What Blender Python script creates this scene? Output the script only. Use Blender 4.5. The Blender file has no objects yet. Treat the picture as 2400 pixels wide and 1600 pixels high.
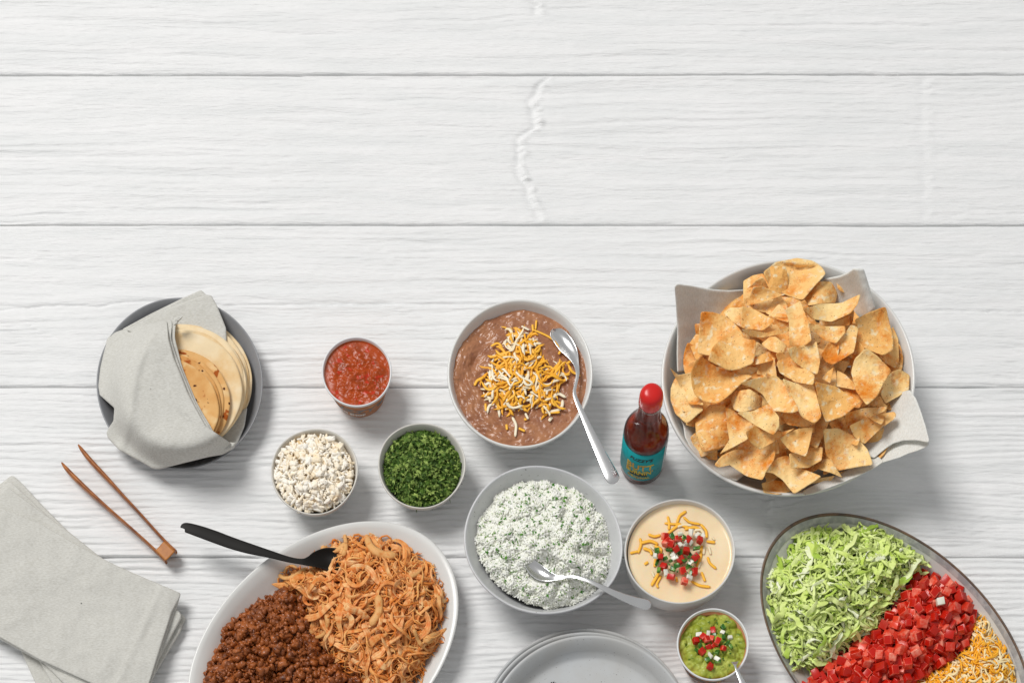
import bpy, bmesh, math, random
import numpy as np
from mathutils import Matrix, Vector
R = math.radians
rng = np.random.default_rng(7)
random.seed(7)
S = bpy.context.scene
COL = S.collection

# ------------------------------------------------------------------ camera, light, exposure
K = 2200.0          # photo pixels per metre on the table top
H = 2.3             # camera height
NAD = 3200.0        # photo row right below the camera (view camera with rising front)
CY = (800 - NAD) / K
cam = bpy.data.cameras.new('camera'); camo = bpy.data.objects.new('camera', cam); COL.objects.link(camo)
camo.location = (0, CY, H); camo.rotation_euler = (0, 0, 0)
cam.sensor_width = 36; cam.lens = 36 * H / (2400 / K)
cam.shift_y = (NAD - 800) / 2400; cam.clip_end = 50; cam.clip_start = .05
S.camera = camo
W = bpy.data.worlds.new('World'); S.world = W; W.use_nodes = True
W.node_tree.nodes['Background'].inputs[0].default_value = (.99, .995, 1, 1)
W.node_tree.nodes['Background'].inputs[1].default_value = .395
kl = bpy.data.lights.new('key_light', 'AREA'); kl.shape = 'DISK'; kl.size = 3.3; kl.energy = 428
kl.color = (1, .985, .962)
ko = bpy.data.objects.new('key_light', kl); COL.objects.link(ko)
ko.location = (-3.1, 2.5, 6.4)
ko.rotation_euler = (Vector((0.05, -.05, 0)) - ko.location).to_track_quat('-Z', 'Y').to_euler()
S.view_settings.view_transform = 'Standard'; S.view_settings.look = 'None'
S.view_settings.exposure = 0; S.view_settings.gamma = 1

# ------------------------------------------------------------------ helpers
def P(px, py, z=0.0):
    """photo pixel (2400x1600) at height z -> world point (arrays allowed)"""
    px = np.asarray(px, float); py = np.asarray(py, float); z = np.asarray(z, float)
    t = (H - z) / H
    x = (px - 1200) / K * t; y = CY + ((800 - py) / K - CY) * t
    return np.stack(np.broadcast_arrays(x, y, z), -1)
def SC(z): return (H - z) / H / K        # metres per photo pixel at height z
def T(pts, ox, oy, s): return [(ox + p[0] / s, oy + p[1] / s) + tuple(p[2:]) for p in pts]
def lin(h):
    c = [int(h[i:i + 2], 16) / 255 for i in (0, 2, 4)]
    return tuple(((v + .055) / 1.055) ** 2.4 if v > .04045 else v / 12.92 for v in c) + (1,)

def _hash(ix, iy, seed):
    n = (ix.astype(np.int64) * 374761393 + iy.astype(np.int64) * 668265263 + seed * 974634777) & 0xffffffff
    n = ((n ^ (n >> 13)) * 1274126177) & 0xffffffff
    n = n ^ (n >> 16)
    return (n & 0xffffff) / float(0xffffff)
def vn(x, y, seed=0):
    seed = int(seed)
    x = np.asarray(x, float); y = np.asarray(y, float)
    x, y = np.broadcast_arrays(x, y)
    ix = np.floor(x); iy = np.floor(y); fx = x - ix; fy = y - iy
    fx = fx * fx * (3 - 2 * fx); fy = fy * fy * (3 - 2 * fy)
    a = _hash(ix, iy, seed); b = _hash(ix + 1, iy, seed); c = _hash(ix, iy + 1, seed); d = _hash(ix + 1, iy + 1, seed)
    return (a + (b - a) * fx + (c - a) * fy + (a - b - c + d) * fx * fy) * 2 - 1
def fbm(x, y, seed=0, o=4):
    s = 0; a = 1; t = 0
    for i in range(o):
        s = s + a * vn(np.asarray(x) * 2 ** i, np.asarray(y) * 2 ** i, seed + i * 17); t += a; a *= .5
    return s / t

def link(o, parent=None):
    COL.objects.link(o)
    if parent is not None: o.parent = parent
    return o
def tag(o, label=None, cat=None, group=None, kind=None):
    if label: o['label'] = label
    if cat: o['category'] = cat
    if group: o['group'] = group
    if kind: o['kind'] = kind
    return o
def empty(name, loc, label=None, cat=None, group=None, kind=None):
    o = bpy.data.objects.new(name, None); o.location = tuple(loc); o.empty_display_size = .01
    COL.objects.link(o); return tag(o, label, cat, group, kind)
def mesh(name, V, F, mats, smooth=True, cols=None, midx=None):
    V = np.asarray(V, np.float32); me = bpy.data.meshes.new(name)
    if not isinstance(F, list): F = [F]
    F = [np.asarray(f, np.int32) for f in F if len(f)]
    tot = np.concatenate([np.full(len(f), f.shape[1], np.int32) for f in F])
    loops = np.concatenate([f.ravel() for f in F])
    st = np.concatenate([[0], np.cumsum(tot)[:-1]]).astype(np.int32)
    me.vertices.add(len(V)); me.vertices.foreach_set('co', V.ravel())
    me.loops.add(len(loops)); me.loops.foreach_set('vertex_index', loops)
    me.polygons.add(len(tot)); me.polygons.foreach_set('loop_start', st); me.polygons.foreach_set('loop_total', tot)
    me.polygons.foreach_set('use_smooth', np.full(len(tot), smooth))
    if midx is not None: me.polygons.foreach_set('material_index', np.asarray(midx, np.int32))
    me.update(calc_edges=True)
    for m in (mats if isinstance(mats, (list, tuple)) else [mats]): me.materials.append(m)
    if cols is not None:
        ca = me.color_attributes.new('tint', 'FLOAT_COLOR', 'POINT')
        c = np.ones((len(V), 4), np.float32); c[:, :3] = cols; ca.data.foreach_set('color', c.ravel())
    return me
def mk(name, V, F, mats, parent=None, loc=None, **k):
    """mesh object from WORLD coordinates; origin at the parent's or at loc"""
    V = np.asarray(V, float)
    o0 = np.array(parent_world(parent)) if parent is not None else (np.array(loc, float) if loc is not None else np.zeros(3))
    o = bpy.data.objects.new(name, mesh(name, V - o0, F, mats, **k))
    if parent is None and loc is not None: o.location = tuple(o0)
    return link(o, parent)
def parent_world(p):
    l = Vector(p.location)
    while p.parent is not None: p = p.parent; l = l + Vector(p.location)
    return tuple(l)
def bevel_fix(o):
    bm = bmesh.new(); bm.from_mesh(o.data); bmesh.ops.recalc_face_normals(bm, faces=bm.faces); bm.to_mesh(o.data); bm.free()
def gridF(nu, nv, wrap=False):
    """quads of a (nu rows) x (nv cols) grid"""
    i = np.arange(nu - 1)[:, None]; j = np.arange(nv if wrap else nv - 1)[None, :]
    a = i * nv + j; b = i * nv + (j + 1) % nv; c = (i + 1) * nv + (j + 1) % nv; d = (i + 1) * nv + j
    return np.stack([a, b, c, d], -1).reshape(-1, 4)

# ------------------------------------------------------------------ materials
def mat(name, color, rough=.5, spec=.4, color2=None, nscale=40, lo=.4, hi=.6, stretch=(1, 1, 1), bump=0, bscale=200, bdist=.001,
        sss=0, sssr=(1, .4, .2), metal=0, coat=0, attr=False, speck=None, trans=0, ior=1.45, rnd=False, detail=6):
    m = bpy.data.materials.new(name); m.use_nodes = True; n = m.node_tree.nodes; l = m.node_tree.links
    b = n['Principled BSDF']; I = b.inputs
    if isinstance(color, str): color = lin(color)
    if isinstance(color2, str): color2 = lin(color2)
    I['Roughness'].default_value = rough; I['Specular IOR Level'].default_value = spec; I['Metallic'].default_value = metal
    I['IOR'].default_value = ior
    if coat: I['Coat Weight'].default_value = coat; I['Coat Roughness'].default_value = .08
    if trans: I['Transmission Weight'].default_value = trans
    if sss:
        I['Subsurface Weight'].default_value = sss; I['Subsurface Radius'].default_value = sssr; I['Subsurface Scale'].default_value = .003
    tc = n.new('ShaderNodeTexCoord'); mp = n.new('ShaderNodeMapping'); l.new(tc.outputs['Object'], mp.inputs[0])
    mp.inputs['Scale'].default_value = stretch
    if rnd:
        oi = n.new('ShaderNodeObjectInfo'); vm = n.new('ShaderNodeVectorMath'); vm.operation = 'SCALE'
        cx = n.new('ShaderNodeCombineXYZ'); l.new(oi.outputs['Random'], cx.inputs[0]); l.new(oi.outputs['Random'], cx.inputs[2])
        l.new(cx.outputs[0], vm.inputs[0]); vm.inputs['Scale'].default_value = 9.0; l.new(vm.outputs[0], mp.inputs['Location'])
    def noise(sc, det=detail, r=.6):
        t = n.new('ShaderNodeTexNoise'); t.inputs['Scale'].default_value = sc; t.inputs['Detail'].default_value = det
        t.inputs['Roughness'].default_value = r; l.new(mp.outputs[0], t.inputs['Vector']); return t
    def ramp(src, a, c):
        r = n.new('ShaderNodeMapRange'); r.inputs['From Min'].default_value = a; r.inputs['From Max'].default_value = c
        l.new(src, r.inputs['Value']); return r.outputs[0]
    def mix(fac, a, c):
        x = n.new('ShaderNodeMix'); x.data_type = 'RGBA'
        if fac is not None: l.new(fac, x.inputs[0])
        for s, v in ((x.inputs[6], a), (x.inputs[7], c)):
            if isinstance(v, tuple): s.default_value = v
            else: l.new(v, s)
        return x
    cur = color
    if attr:
        a = n.new('ShaderNodeAttribute'); a.attribute_name = 'tint'; cur = a.outputs['Color']
    if color2 is not None:
        cur = mix(ramp(noise(nscale).outputs[0], lo, hi), cur, color2).outputs[2]
    for sp in (speck or []):     # (color, scale, threshold lo, hi)
        cur = mix(ramp(noise(sp[1], sp[4] if len(sp) > 4 else 2, sp[5] if len(sp) > 5 else .5).outputs[0], sp[2], sp[3]), cur, lin(sp[0])).outputs[2]
    if isinstance(cur, tuple): I['Base Color'].default_value = cur
    else: l.new(cur, I['Base Color'])
    if bump:
        bn = n.new('ShaderNodeBump'); bn.inputs['Strength'].default_value = bump; bn.inputs['Distance'].default_value = bdist
        l.new(noise(bscale, 5).outputs[0], bn.inputs['Height']); l.new(bn.outputs[0], I['Normal'])
    return m
M = {}
M['paint'] = mat('white_paint', 'ededed', .5, .3, 'e6e7e7', 7, .4, .65, (1, 6, 1), bump=.75, bscale=60, bdist=.0015,
                 speck=[('8d7a63', 260, .80, .83)])
for nd in M['paint'].node_tree.nodes:      # finer, stretched brush grain
    if nd.bl_idname == 'ShaderNodeMapping': nd.inputs['Scale'].default_value = (1, 9, 1)
M['dark'] = mat('dark_gap', '3a3733', .9, .1)
M['stone_white'] = mat('white_glaze', 'e2e2df', .22, .5, 'dadad7', 8, .4, .6)
M['stone_warm'] = mat('warm_glaze', 'd6d3cc', .35, .45, 'c9c6be', 30, .4, .7)
M['cream_glaze'] = mat('pale_glaze', 'dcdbd7', .3, .5, 'd0cfcb', 20, .4, .6)
M['speckled'] = mat('speckled_glaze', 'd0d1d2', .32, .45, 'c6c7c9', 14, .4, .6, speck=[('6e6a64', 330, .70, .76), ('8e8b86', 600, .70, .76)])
M['greyplate'] = mat('grey_glaze', '989a9e', .38, .4, '8a8b8e', 14, .35, .6, speck=[('6b6863', 500, .72, .78)])
M['plate_spk'] = mat('speckled_stoneware', 'c0c3c5', .35, .4, 'b9b9b7', 12, .4, .6, speck=[('6a6661', 420, .84, .86, 0), ('8e8b86', 700, .80, .83, 0)])
M['platter_in'] = mat('platter_glaze', 'dcdbd6', .25, .5, 'd2d2ce', 10, .4, .6)
M['platter_band'] = mat('blue_grey_glaze', 'a2a3a4', .3, .5, 'bcbcba', 120, .45, .6)
M['platter_rim'] = mat('brown_rim', '7a614e', .4, .4, '5d5149', 90, .4, .6)
M['rimgrey'] = mat('grey_rim', '8f9092', .3, .5)
M['linen'] = mat('linen', 'd3d2cc', .9, .1, 'c0beb6', 330, .38, .66, (1, 3.5, 1), bump=.6, bscale=420, bdist=.0006)
M['linen2'] = mat('linen_light', 'e6e6e1', .9, .1, 'd8d7d0', 330, .38, .66, (3, 1, 1), bump=.6, bscale=420, bdist=.0006)
for k_ in ('linen', 'linen2'): M[k_].node_tree.nodes['Principled BSDF'].inputs['Sheen Weight'].default_value = .15
M['hem'] = mat('hem', '9b978c', .9, .1)
M['tort'] = mat('flour_tortilla', 'efd9b2', .75, .2, 'e4bd84', 26, .44, .66, bump=.5, bscale=120, bdist=.001, rnd=True,
                speck=[('f0ddbc', 45, .55, .7)])
M['corn'] = mat('corn_tortilla', 'e2b273', .7, .2, 'd29450', 34, .42, .68, bump=.5, bscale=150, bdist=.001, rnd=True,
                speck=[('eac893', 60, .56, .72), ('a85518', 80, .62, .67), ('4a1f0c', 100, .67, .70)])
M['chip'] = mat('tortilla_chip', 'ffdf9e', .5, .3, 'f9c474', 24, .36, .66, bump=1, bscale=210, bdist=.0016, rnd=True, detail=3,
                speck=[('f6bc6c', 2.2, .40, .66, 0), ('f8e4b8', 170, .56, .72, 1), ('e6841c', 24, .49, .63, 15, .8), ('b4521a', 30, .56, .67, 15, .85), ('6b3414', 640, .71, .75, 1)])
M['steel'] = mat('steel', 'e8e8e8', .22, .5, metal=1)
M['black'] = mat('black_plastic', '120f0c', .5, .25)
M['teak'] = mat('teak', 'ad682f', .38, .4, '7c421a', 30, .4, .65, (3, 3, 1), bump=.2, bscale=200)
M['teak2'] = mat('teak_light', 'bd7a38', .4, .4, '9c5a26', 60, .4, .65)
M['paper'] = mat('white_card', 'e6e7e8', .45, .3)
M['kraft'] = mat('cup_print', 'c58d68', .5, .3, 'b8754e', 60, .4, .6, speck=[('8f8f8a', 180, .62, .66)])
M['inkgrey'] = mat('grey_ink', '787f80', .5, .2)
M['inkwhite'] = mat('white_ink', 'e5e6e4', .5, .2)
M['inkblack'] = mat('black_ink', '22281f', .5, .2)
M['inkyellow'] = mat('yellow_ink', 'e0a63a', .5, .2, 'e8c83a', 60, .45, .55)
M['teal'] = mat('teal_label', '12a3a8', .45, .4, '0e9298', 20, .4, .6)
M['redcap'] = mat('red_plastic', 'd0201c', .25, .5)
M['glass'] = mat('clear_glass', 'f4f4f2', .03, .5, trans=1, ior=1.45)
M['sauce'] = mat('hot_sauce', 'b23a18', .3, .3, '7c240c', 45, .42, .62, speck=[('c0481c', 90, .62, .72)])
M['salsa'] = mat('salsa', 'ac440e', .28, .3, '923a0c', 60, .45, .6, bump=.35, bscale=330, bdist=.0009, coat=.1, speck=[('bc3618', 130, .58, .64), ('e0a070', 700, .70, .74)])
M['beans'] = mat('refried_beans', 'b07a56', .28, .4, '966348', 60, .4, .65, bump=.35, bscale=170, bdist=.0012, coat=.15, speck=[('6d3f32', 260, .68, .74), ('bf917a', 520, .66, .72)])
M['queso'] = mat('queso', 'f7e2bd', .25, .45, 'f3d9ae', 14, .4, .6, sss=.3, coat=.2)
M['guac'] = mat('guacamole', '96a236', .42, .35, 'bcc45c', 45, .42, .62, bump=.7, bscale=260, bdist=.0013, coat=.08, speck=[('5f7a24', 150, .62, .7)])
M['beef'] = mat('ground_beef', 'a55c2a', .38, .4, '703815', 90, .42, .62, bump=.8, bscale=520, bdist=.0009, coat=.2, speck=[('b4652f', 150, .58, .70), ('4e200c', 240, .62, .7)])
M['chicken'] = mat('chicken', 'd08a4c', .5, .3, attr=True, color2='d87a2c', nscale=150, lo=.52, hi=.70, bump=.8, bscale=380, bdist=.0008)
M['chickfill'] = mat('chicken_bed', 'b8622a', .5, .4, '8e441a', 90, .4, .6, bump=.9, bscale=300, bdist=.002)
M['lettuce'] = mat('lettuce', 'b5c567', .55, .2, attr=True, color2='e4efaa', nscale=70, lo=.5, hi=.72, bump=.6, bscale=170, bdist=.0014)
M['letfill'] = mat('lettuce_bed', 'a8c256', .7, .3, '86a63e', 60, .4, .6)
M['cheddar'] = mat('shredded_cheese', 'f0a01e', .4, .35, attr=True, bump=.3, bscale=300, bdist=.0006)
M['cheesefill'] = mat('cheese_bed', 'e0952a', .6, .3, 'efc27c', 90, .45, .6)
M['tomflesh'] = mat('tomato_flesh', 'e6452c', .28, .4, 'f59a82', 110, .46, .66, coat=.1, rnd=True, speck=[('b8200f', 3, .46, .62, 0)])
M['tomskin'] = mat('tomato_skin', 'c21c0c', .3, .35, coat=.1)
M['tomfill'] = mat('tomato_bed', 'a01c12', .4, .4)
M['onion'] = mat('onion', 'ece9dc', .3, .45, 'd9dcc0', 80, .45, .6)
M['jalap'] = mat('jalapeno', '2f6420', .22, .5, '7ea645', 110, .5, .66, rnd=True)
M['cilantro'] = mat('cilantro', '3c7322', .5, .3, attr=True, bump=.3, bscale=300)
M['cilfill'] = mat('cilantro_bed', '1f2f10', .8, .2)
M['rice'] = mat('rice', 'eeefe8', .5, .25, attr=True)
M['ricefill'] = mat('rice_bed', 'fbfaf0', .7, .2, 'd3dcb8', 70, .58, .78)
M['cotija'] = mat('crumbled_cheese', 'fbf0dc', .6, .25, attr=True, bump=.7, bscale=300, bdist=.0012, color2='fbe6c2', nscale=90, lo=.5, hi=.7)
M['cotfill'] = mat('cheese_crumb_bed', 'f0d3a2', .7, .2)

def thin_glass():
    m = bpy.data.materials.new('clear_glass'); m.use_nodes = True; n = m.node_tree.nodes; l = m.node_tree.links; n.remove(n['Principled BSDF'])
    t = n.new('ShaderNodeBsdfTransparent'); t.inputs[0].default_value = (.96, .95, .93, 1); g = n.new('ShaderNodeBsdfGlossy'); g.inputs['Roughness'].default_value = .04
    f = n.new('ShaderNodeFresnel'); f.inputs[0].default_value = 1.45; x = n.new('ShaderNodeMixShader')
    l.new(f.outputs[0], x.inputs[0]); l.new(t.outputs[0], x.inputs[1]); l.new(g.outputs[0], x.inputs[2]); l.new(x.outputs[0], n['Material Output'].inputs[0]); return m
M['glass'] = thin_glass()
# ------------------------------------------------------------------ tabletop of planks
def Hwood(x, y):
    yy = y + 13 * fbm(x / 420, y / 150, 3, 2) + 4 * fbm(x / 110, y / 40, 5, 2)
    for kx, ky, kr, ka in ((1240, 330, 90, 16), (300, 690, 60, 12), (1800, 1230, 70, 16), (2200, 300, 60, 10), (480, 60, 60, 8), (1240, 20, 50, 10), (620, 1430, 60, 8), (1700, 980, 80, 8)):
        d2 = ((x - kx) / (kr * 1.7)) ** 2 + ((y - ky) / kr) ** 2
        yy = yy + ka * np.sign(y - ky) * np.exp(-d2) * np.tanh(np.abs(y - ky) / 14)
    low = np.clip((y - 560) / 350, 0, 1)
    patch = np.clip(.55 + .9 * vn(x / 420, y / 70, 31), 0, 1.2)
    lw = np.clip((y - 860) / 200, 0, 1)
    g = (.26 - .1 * lw) * vn(x / 480, yy / 8.5, 11) * patch + (.11 - .07 * lw) * vn(x / 190, yy / 4.2, 12) * patch + .30 * vn(x / 700, yy / 24, 13)
    st = np.abs(np.mod(yy / 14.5 + .8 * vn(x / 900, yy / 60, 21), 1) * 2 - 1)
    st = st * st * (3 - 2 * st)
    g = g + (.20 * low * patch + .34 * lw * (.35 + .65 * patch) + .04) * (st - .5)
    ln = vn(x / 520, yy / 6.5, 41)                      # sparse long creases
    g = g - .42 * np.clip(ln - .52, 0, 1) * 2 * (.5 + .5 * patch)
    rd = lambda lx, ly, sd, p_: (1 - np.abs(vn(x / lx, yy / ly, sd))) ** p_
    pt2 = np.clip(.35 + 1.1 * vn(x / 300, y / 55, 33), 0, 1.3)
    g = g - (.22 + .30 * low) * 1.5 * rd(420, 9, 43, 9) * pt2 - (.12 - .08 * lw) * 1.3 * rd(200, 5, 44, 8) * (.15 + .85 * pt2) - .30 * rd(900, 30, 45, 14) * np.clip(.4 + vn(x / 260, y / 40, 46), 0, 1)
    g = g + .02 * vn(x / 14, y / 6, 52) + .03 * (1 - lw) * vn(x / 60, yy / 3.2, 53)
    g = g + .16 * fbm(x / 55, y / 17, 51, 3) + .10 * np.clip(fbm(x / 28, y / 10, 61, 2) - .25, 0, 1) * 2.2
    def crack(pts, depth, w, step):
        nonlocal g
        xs, ys = zip(*pts); yc = np.interp(x, xs, ys) + 1.8 * fbm(x / 22, 0 * x, 71, 3)
        on = ((x > xs[0]) & (x < xs[-1])).astype(float)
        d = y - yc
        g = g - .8 * on * depth * np.exp(-(d / w) ** 2) * (.7 + .3 * vn(x / 18, 0 * x, 77))
        g = g + on * step * np.exp(-np.clip(d, 0, None) / 14) * (d > 0)
    crack([(-400, 730), (0, 727), (100, 718), (150, 716), (190, 716), (225, 720), (280, 709), (380, 706), (520, 716), (1000, 713), (1060, 713), (1300, 716), (1500, 717), (1700, 722), (2400, 730), (2700, 730)], 1.2, 2.6, .25)
    crack([(-400, 1336), (0, 1334), (420, 1336), (900, 1350), (1060, 1354), (1130, 1356), (1420, 1360)], .8, 2.2, .15)
    crack([(900, 1460), (1100, 1459), (1180, 1458), (1250, 1455), (1330, 1457), (1400, 1461), (1500, 1464), (1600, 1464), (1900, 1462)], 1.3, 2.8, .3)
    crack([(1500, 1354), (1760, 1350), (2400, 1352), (2600, 1352)], .7, 2.5, .1)
    # paint-crumpled vertical ridge
    def ridge(pts, amp, w):
        nonlocal g
        ys, xs = zip(*[(b, a) for a, b in pts]); xc = np.interp(y, ys, xs) + 9 * fbm(y / 20, 0 * y, 83, 4)
        on = np.clip((y - ys[0]) / 8, 0, 1) * np.clip((ys[-1] - y) / 8, 0, 1)
        d = x - xc
        g = g + .62 * on * amp * (.55 + .9 * np.abs(vn(0 * x, y / 26, 86))) * (np.exp(-((d - w) / w) ** 2) * (.5 + 1.1 * vn(x / 9, y / 7, 85)) - .9 * np.exp(-((d + w * .8) / w) ** 2))
    ridge([(1288, 180), (1268, 205), (1248, 240), (1255, 285), (1258, 300), (1225, 320), (1218, 350), (1222, 400), (1240, 440), (1252, 480), (1268, 520)], 1.5, 8)
    ridge([(1245, 0), (1268, 15), (1262, 40)], .9, 8)
    ridge([(1805, 1150), (1795, 1200), (1812, 1230), (1820, 1290)], 1.3, 9)
    ridge([(2170, 180), (2165, 290), (2175, 400), (2170, 520)], .35, 10)
    return g
XD = np.concatenate([np.linspace(-900, -130, 24), np.arange(-120, 2521, 6.0), np.linspace(2530, 3300, 24)])
base = mk('tabletop', [(-1.6, -1.1, -.03), (1.6, -1.1, -.03), (1.6, 1.1, -.03), (-1.6, 1.1, -.03)], np.array([[0, 1, 2, 3]]), M['dark'], smooth=False)
tag(base, kind='structure')
def plank(y0, y1, dense=True):
    n = int((y1 - y0) / (2.5 if dense else 12))
    g = 1.9
    inner = np.linspace(y0 + g, y1 - g, n)
    ys = np.concatenate([[y0 + g, y0 + g], [y0 + g + .4, y0 + g + 1.2], inner[1:-1], [y1 - g - 1.2, y1 - g - .4], [y1 - g, y1 - g]])
    ys = np.sort(ys)
    X, Y = np.meshgrid(XD if dense else XD[::6], ys)
    Z = .0027 * Hwood(X, Y) * (1 if dense else .6)
    e = np.minimum(Y - y0 - g, y1 - g - Y)
    Z = Z - .0016 * np.exp(-e / 2.0) + .0002
    Yw = Y + (.8 * fbm(X / 60, Y * 0 + y0, 91, 3)) * np.exp(-e / 6)
    Z[0, :] = -.02; Z[-1, :] = -.02
    V = P(X, Yw, 0); V[..., 2] = Z
    return mk('plank', V.reshape(-1, 3), gridF(*X.shape)[:, ::-1], M['paint'], parent=base)
for a, b, d in ((-900, -540, 0), (-540, -178, 0), (-178, 175, 1), (175, 527, 1), (527, 906, 1), (906, 1304, 1), (1304, 1668, 1), (1668, 2030, 0), (2030, 2400, 0)):
    plank(a, b, bool(d))

# ------------------------------------------------------------------ lathe ware
def lathe(cx, cy, zr, rx, ry, prof, ang=0, seg=128, wob=None, z0=0, close=True):
    """prof: (fraction of rim radius, z); rim centre seen at photo pixel cx,cy at height zr"""
    c = P(cx, cy, zr + z0); s = SC(zr + z0); a = R(ang)
    th = np.linspace(0, 2 * np.pi, seg, endpoint=False)
    rows = []
    for f, z in prof:
        w = 1 if wob is None else 1 + wob(th) * (z / zr)
        ex = f * rx * np.cos(th) * w; ey = f * ry * np.sin(th) * w
        u = ex * math.cos(a) - ey * math.sin(a); v = ex * math.sin(a) + ey * math.cos(a)
        rows.append(np.stack([c[0] + u * s, c[1] - v * s, np.full(seg, z + z0)], -1))
    V = np.concatenate(rows); F = gridF(len(prof), seg, True)
    caps = []
    return V, F, c
def bowlprof(zr, base, th=.035, p=.6, n=12, foot=.0, tb=.004, lip=.0012):
    o = [(.001, .0005), (base * .96, .0005), (base, .0015)]
    for i in range(1, n + 1):
        s = i / n; o.append((base + (1 - base) * (s ** p if True else s), .0015 + (zr - .0015 - lip) * s))
    o += [(1 - th * .15, zr - lip * .2), (1 - th * .5, zr), (1 - th * .85, zr - lip * .4)]
    for i in range(n, -1, -1):
        s = i / n; f = base + (1 - base) * (s ** p) - th; z = tb + (zr - tb - lip) * s
        if s < 1: o.append((max(f, .01), z))
    o += [(base * .5, tb), (.001, tb)]
    return o
def surf_fn(cx, cy, zr, rx, ry, ang, prof):
    """inner surface height of a bowl or platter as a function of world points"""
    c = P(cx, cy, zr); s = SC(zr); a = R(ang); fs, zs = zip(*prof)
    def f(C):
        u = (C[..., 0] - c[0]) / s; v = -(C[..., 1] - c[1]) / s
        e = u * math.cos(a) + v * math.sin(a); g = -u * math.sin(a) + v * math.cos(a)
        q = np.hypot(e / rx, g / ry); return np.interp(q, fs, zs), q
    return f
def keep_above(x, y, z, sf, gap=.0015):
    for _ in range(2): z = np.maximum(z, sf(P(x, y, z))[0] + gap)
    return z
def ware(name, cx, cy, zr, rx, ry, prof, m, label, cat, ang=0, wob=None, group=None, z0=0, seg=128):
    V, F, c = lathe(cx, cy, zr, rx, ry, prof, ang, seg, wob, z0)
    o = mk(name, V, F, m, loc=(c[0], c[1], z0)); tag(o, label, cat, group); return o
def disc(name, cx, cy, z, rx, ry, zf, m, nr=60, nt=240, ang=0, edge=None, parent=None, loc=None, **k):
    """height field over an ellipse given in photo pixels at height z; zf(px,py) adds to z"""
    r = (np.arange(nr + 1) / nr) ** .75; th = np.linspace(0, 2 * np.pi, nt, endpoint=False)
    Rr, Th = np.meshgrid(r, th, indexing='ij'); a = R(ang)
    e = 1 if edge is None else edge(Th)
    ex = Rr * rx * np.cos(Th) * e; ey = Rr * ry * np.sin(Th) * e
    X = cx + ex * math.cos(a) - ey * math.sin(a); Y = cy + ex * math.sin(a) + ey * math.cos(a)
    Z = z + zf(X, Y, Rr)
    V = P(X, Y, z); V[..., 2] = Z
    return mk(name, V.reshape(-1, 3), gridF(nr + 1, nt, True), m, parent=parent, loc=P(cx, cy, z) if loc is None else loc, **k)

# ------------------------------------------------------------------ polygon piles
def sdist(px, py, poly):
    """signed distance to polygon (positive inside), arrays of any shape"""
    x = np.asarray(px, float).ravel(); y = np.asarray(py, float).ravel(); Q = np.array(poly, float)
    A = Q; B = np.roll(Q, -1, 0); d = np.full(len(x), 1e9); ins = np.zeros(len(x), bool)
    for (ax, ay), (bx, by) in zip(A, B):
        ex, ey = bx - ax, by - ay; t = np.clip(((x - ax) * ex + (y - ay) * ey) / (ex * ex + ey * ey + 1e-9), 0, 1)
        d = np.minimum(d, np.hypot(x - ax - t * ex, y - ay - t * ey))
        if ay != by:
            c = ((ay > y) != (by > y)) & (x < (bx - ax) * (y - ay) / (by - ay) + ax); ins ^= c
    return np.where(ins, d, -d).reshape(np.shape(px))
def sample(poly, n, mind=0, inset=0, ymax=1e9):
    Q = np.array(poly); lo = Q.min(0); hi = Q.max(0); hi[1] = min(hi[1], ymax); out = np.zeros((0, 2))
    for tries in range(30):
        if len(out) >= n: break
        p = rng.uniform(lo, hi, (n * 3, 2)); p = p[sdist(p[:, 0], p[:, 1], poly) > inset]
        out = np.concatenate([out, p]); 
        if mind == 0: continue
        keep = []; cell = {}
        for q in out:
            k = (int(q[0] // mind), int(q[1] // mind)); ok = True
            for i in (-1, 0, 1):
                for j in (-1, 0, 1):
                    for w in cell.get((k[0] + i, k[1] + j), ()):
                        if (w[0] - q[0]) ** 2 + (w[1] - q[1]) ** 2 < mind * mind: ok = False
            if ok: cell.setdefault(k, []).append(q); keep.append(q)
        out = np.array(keep)
    return out[:n]
def pileh(poly, z0, h, fall, lump=0, lscale=30, seed=0):
    def f(px, py):
        d = np.clip(sdist(px, py, poly), 0, None)
        z = z0 + h * (1 - np.exp(-d / fall))
        if lump: z = z + lump * fbm(np.asarray(px) / lscale, np.asarray(py) / lscale, seed, 3) * np.clip(d / 14, 0, 1)
        return z
    return f
def bed(name, poly, zf, m, step=5, drop=.0, parent=None, loc=(0, 0, 0), inset=0, sink=.0):
    """height field clipped to a polygon"""
    Q = np.array(poly); lo = Q.min(0) - 2; hi = Q.max(0) + 2
    X, Y = np.meshgrid(np.arange(lo[0], hi[0], step), np.arange(lo[1], hi[1], step))
    D = sdist(X, Y, poly) - inset; Z = zf(X, Y) - sink
    V = P(X, Y, Z).reshape(-1, 3); F = gridF(*X.shape)[:, ::-1]
    F = F[(D.ravel()[F] > 0).all(1)]
    u, inv = np.unique(F, return_inverse=True)
    return mk(name, V[u], inv.reshape(F.shape), m, parent=parent, loc=loc)
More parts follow.
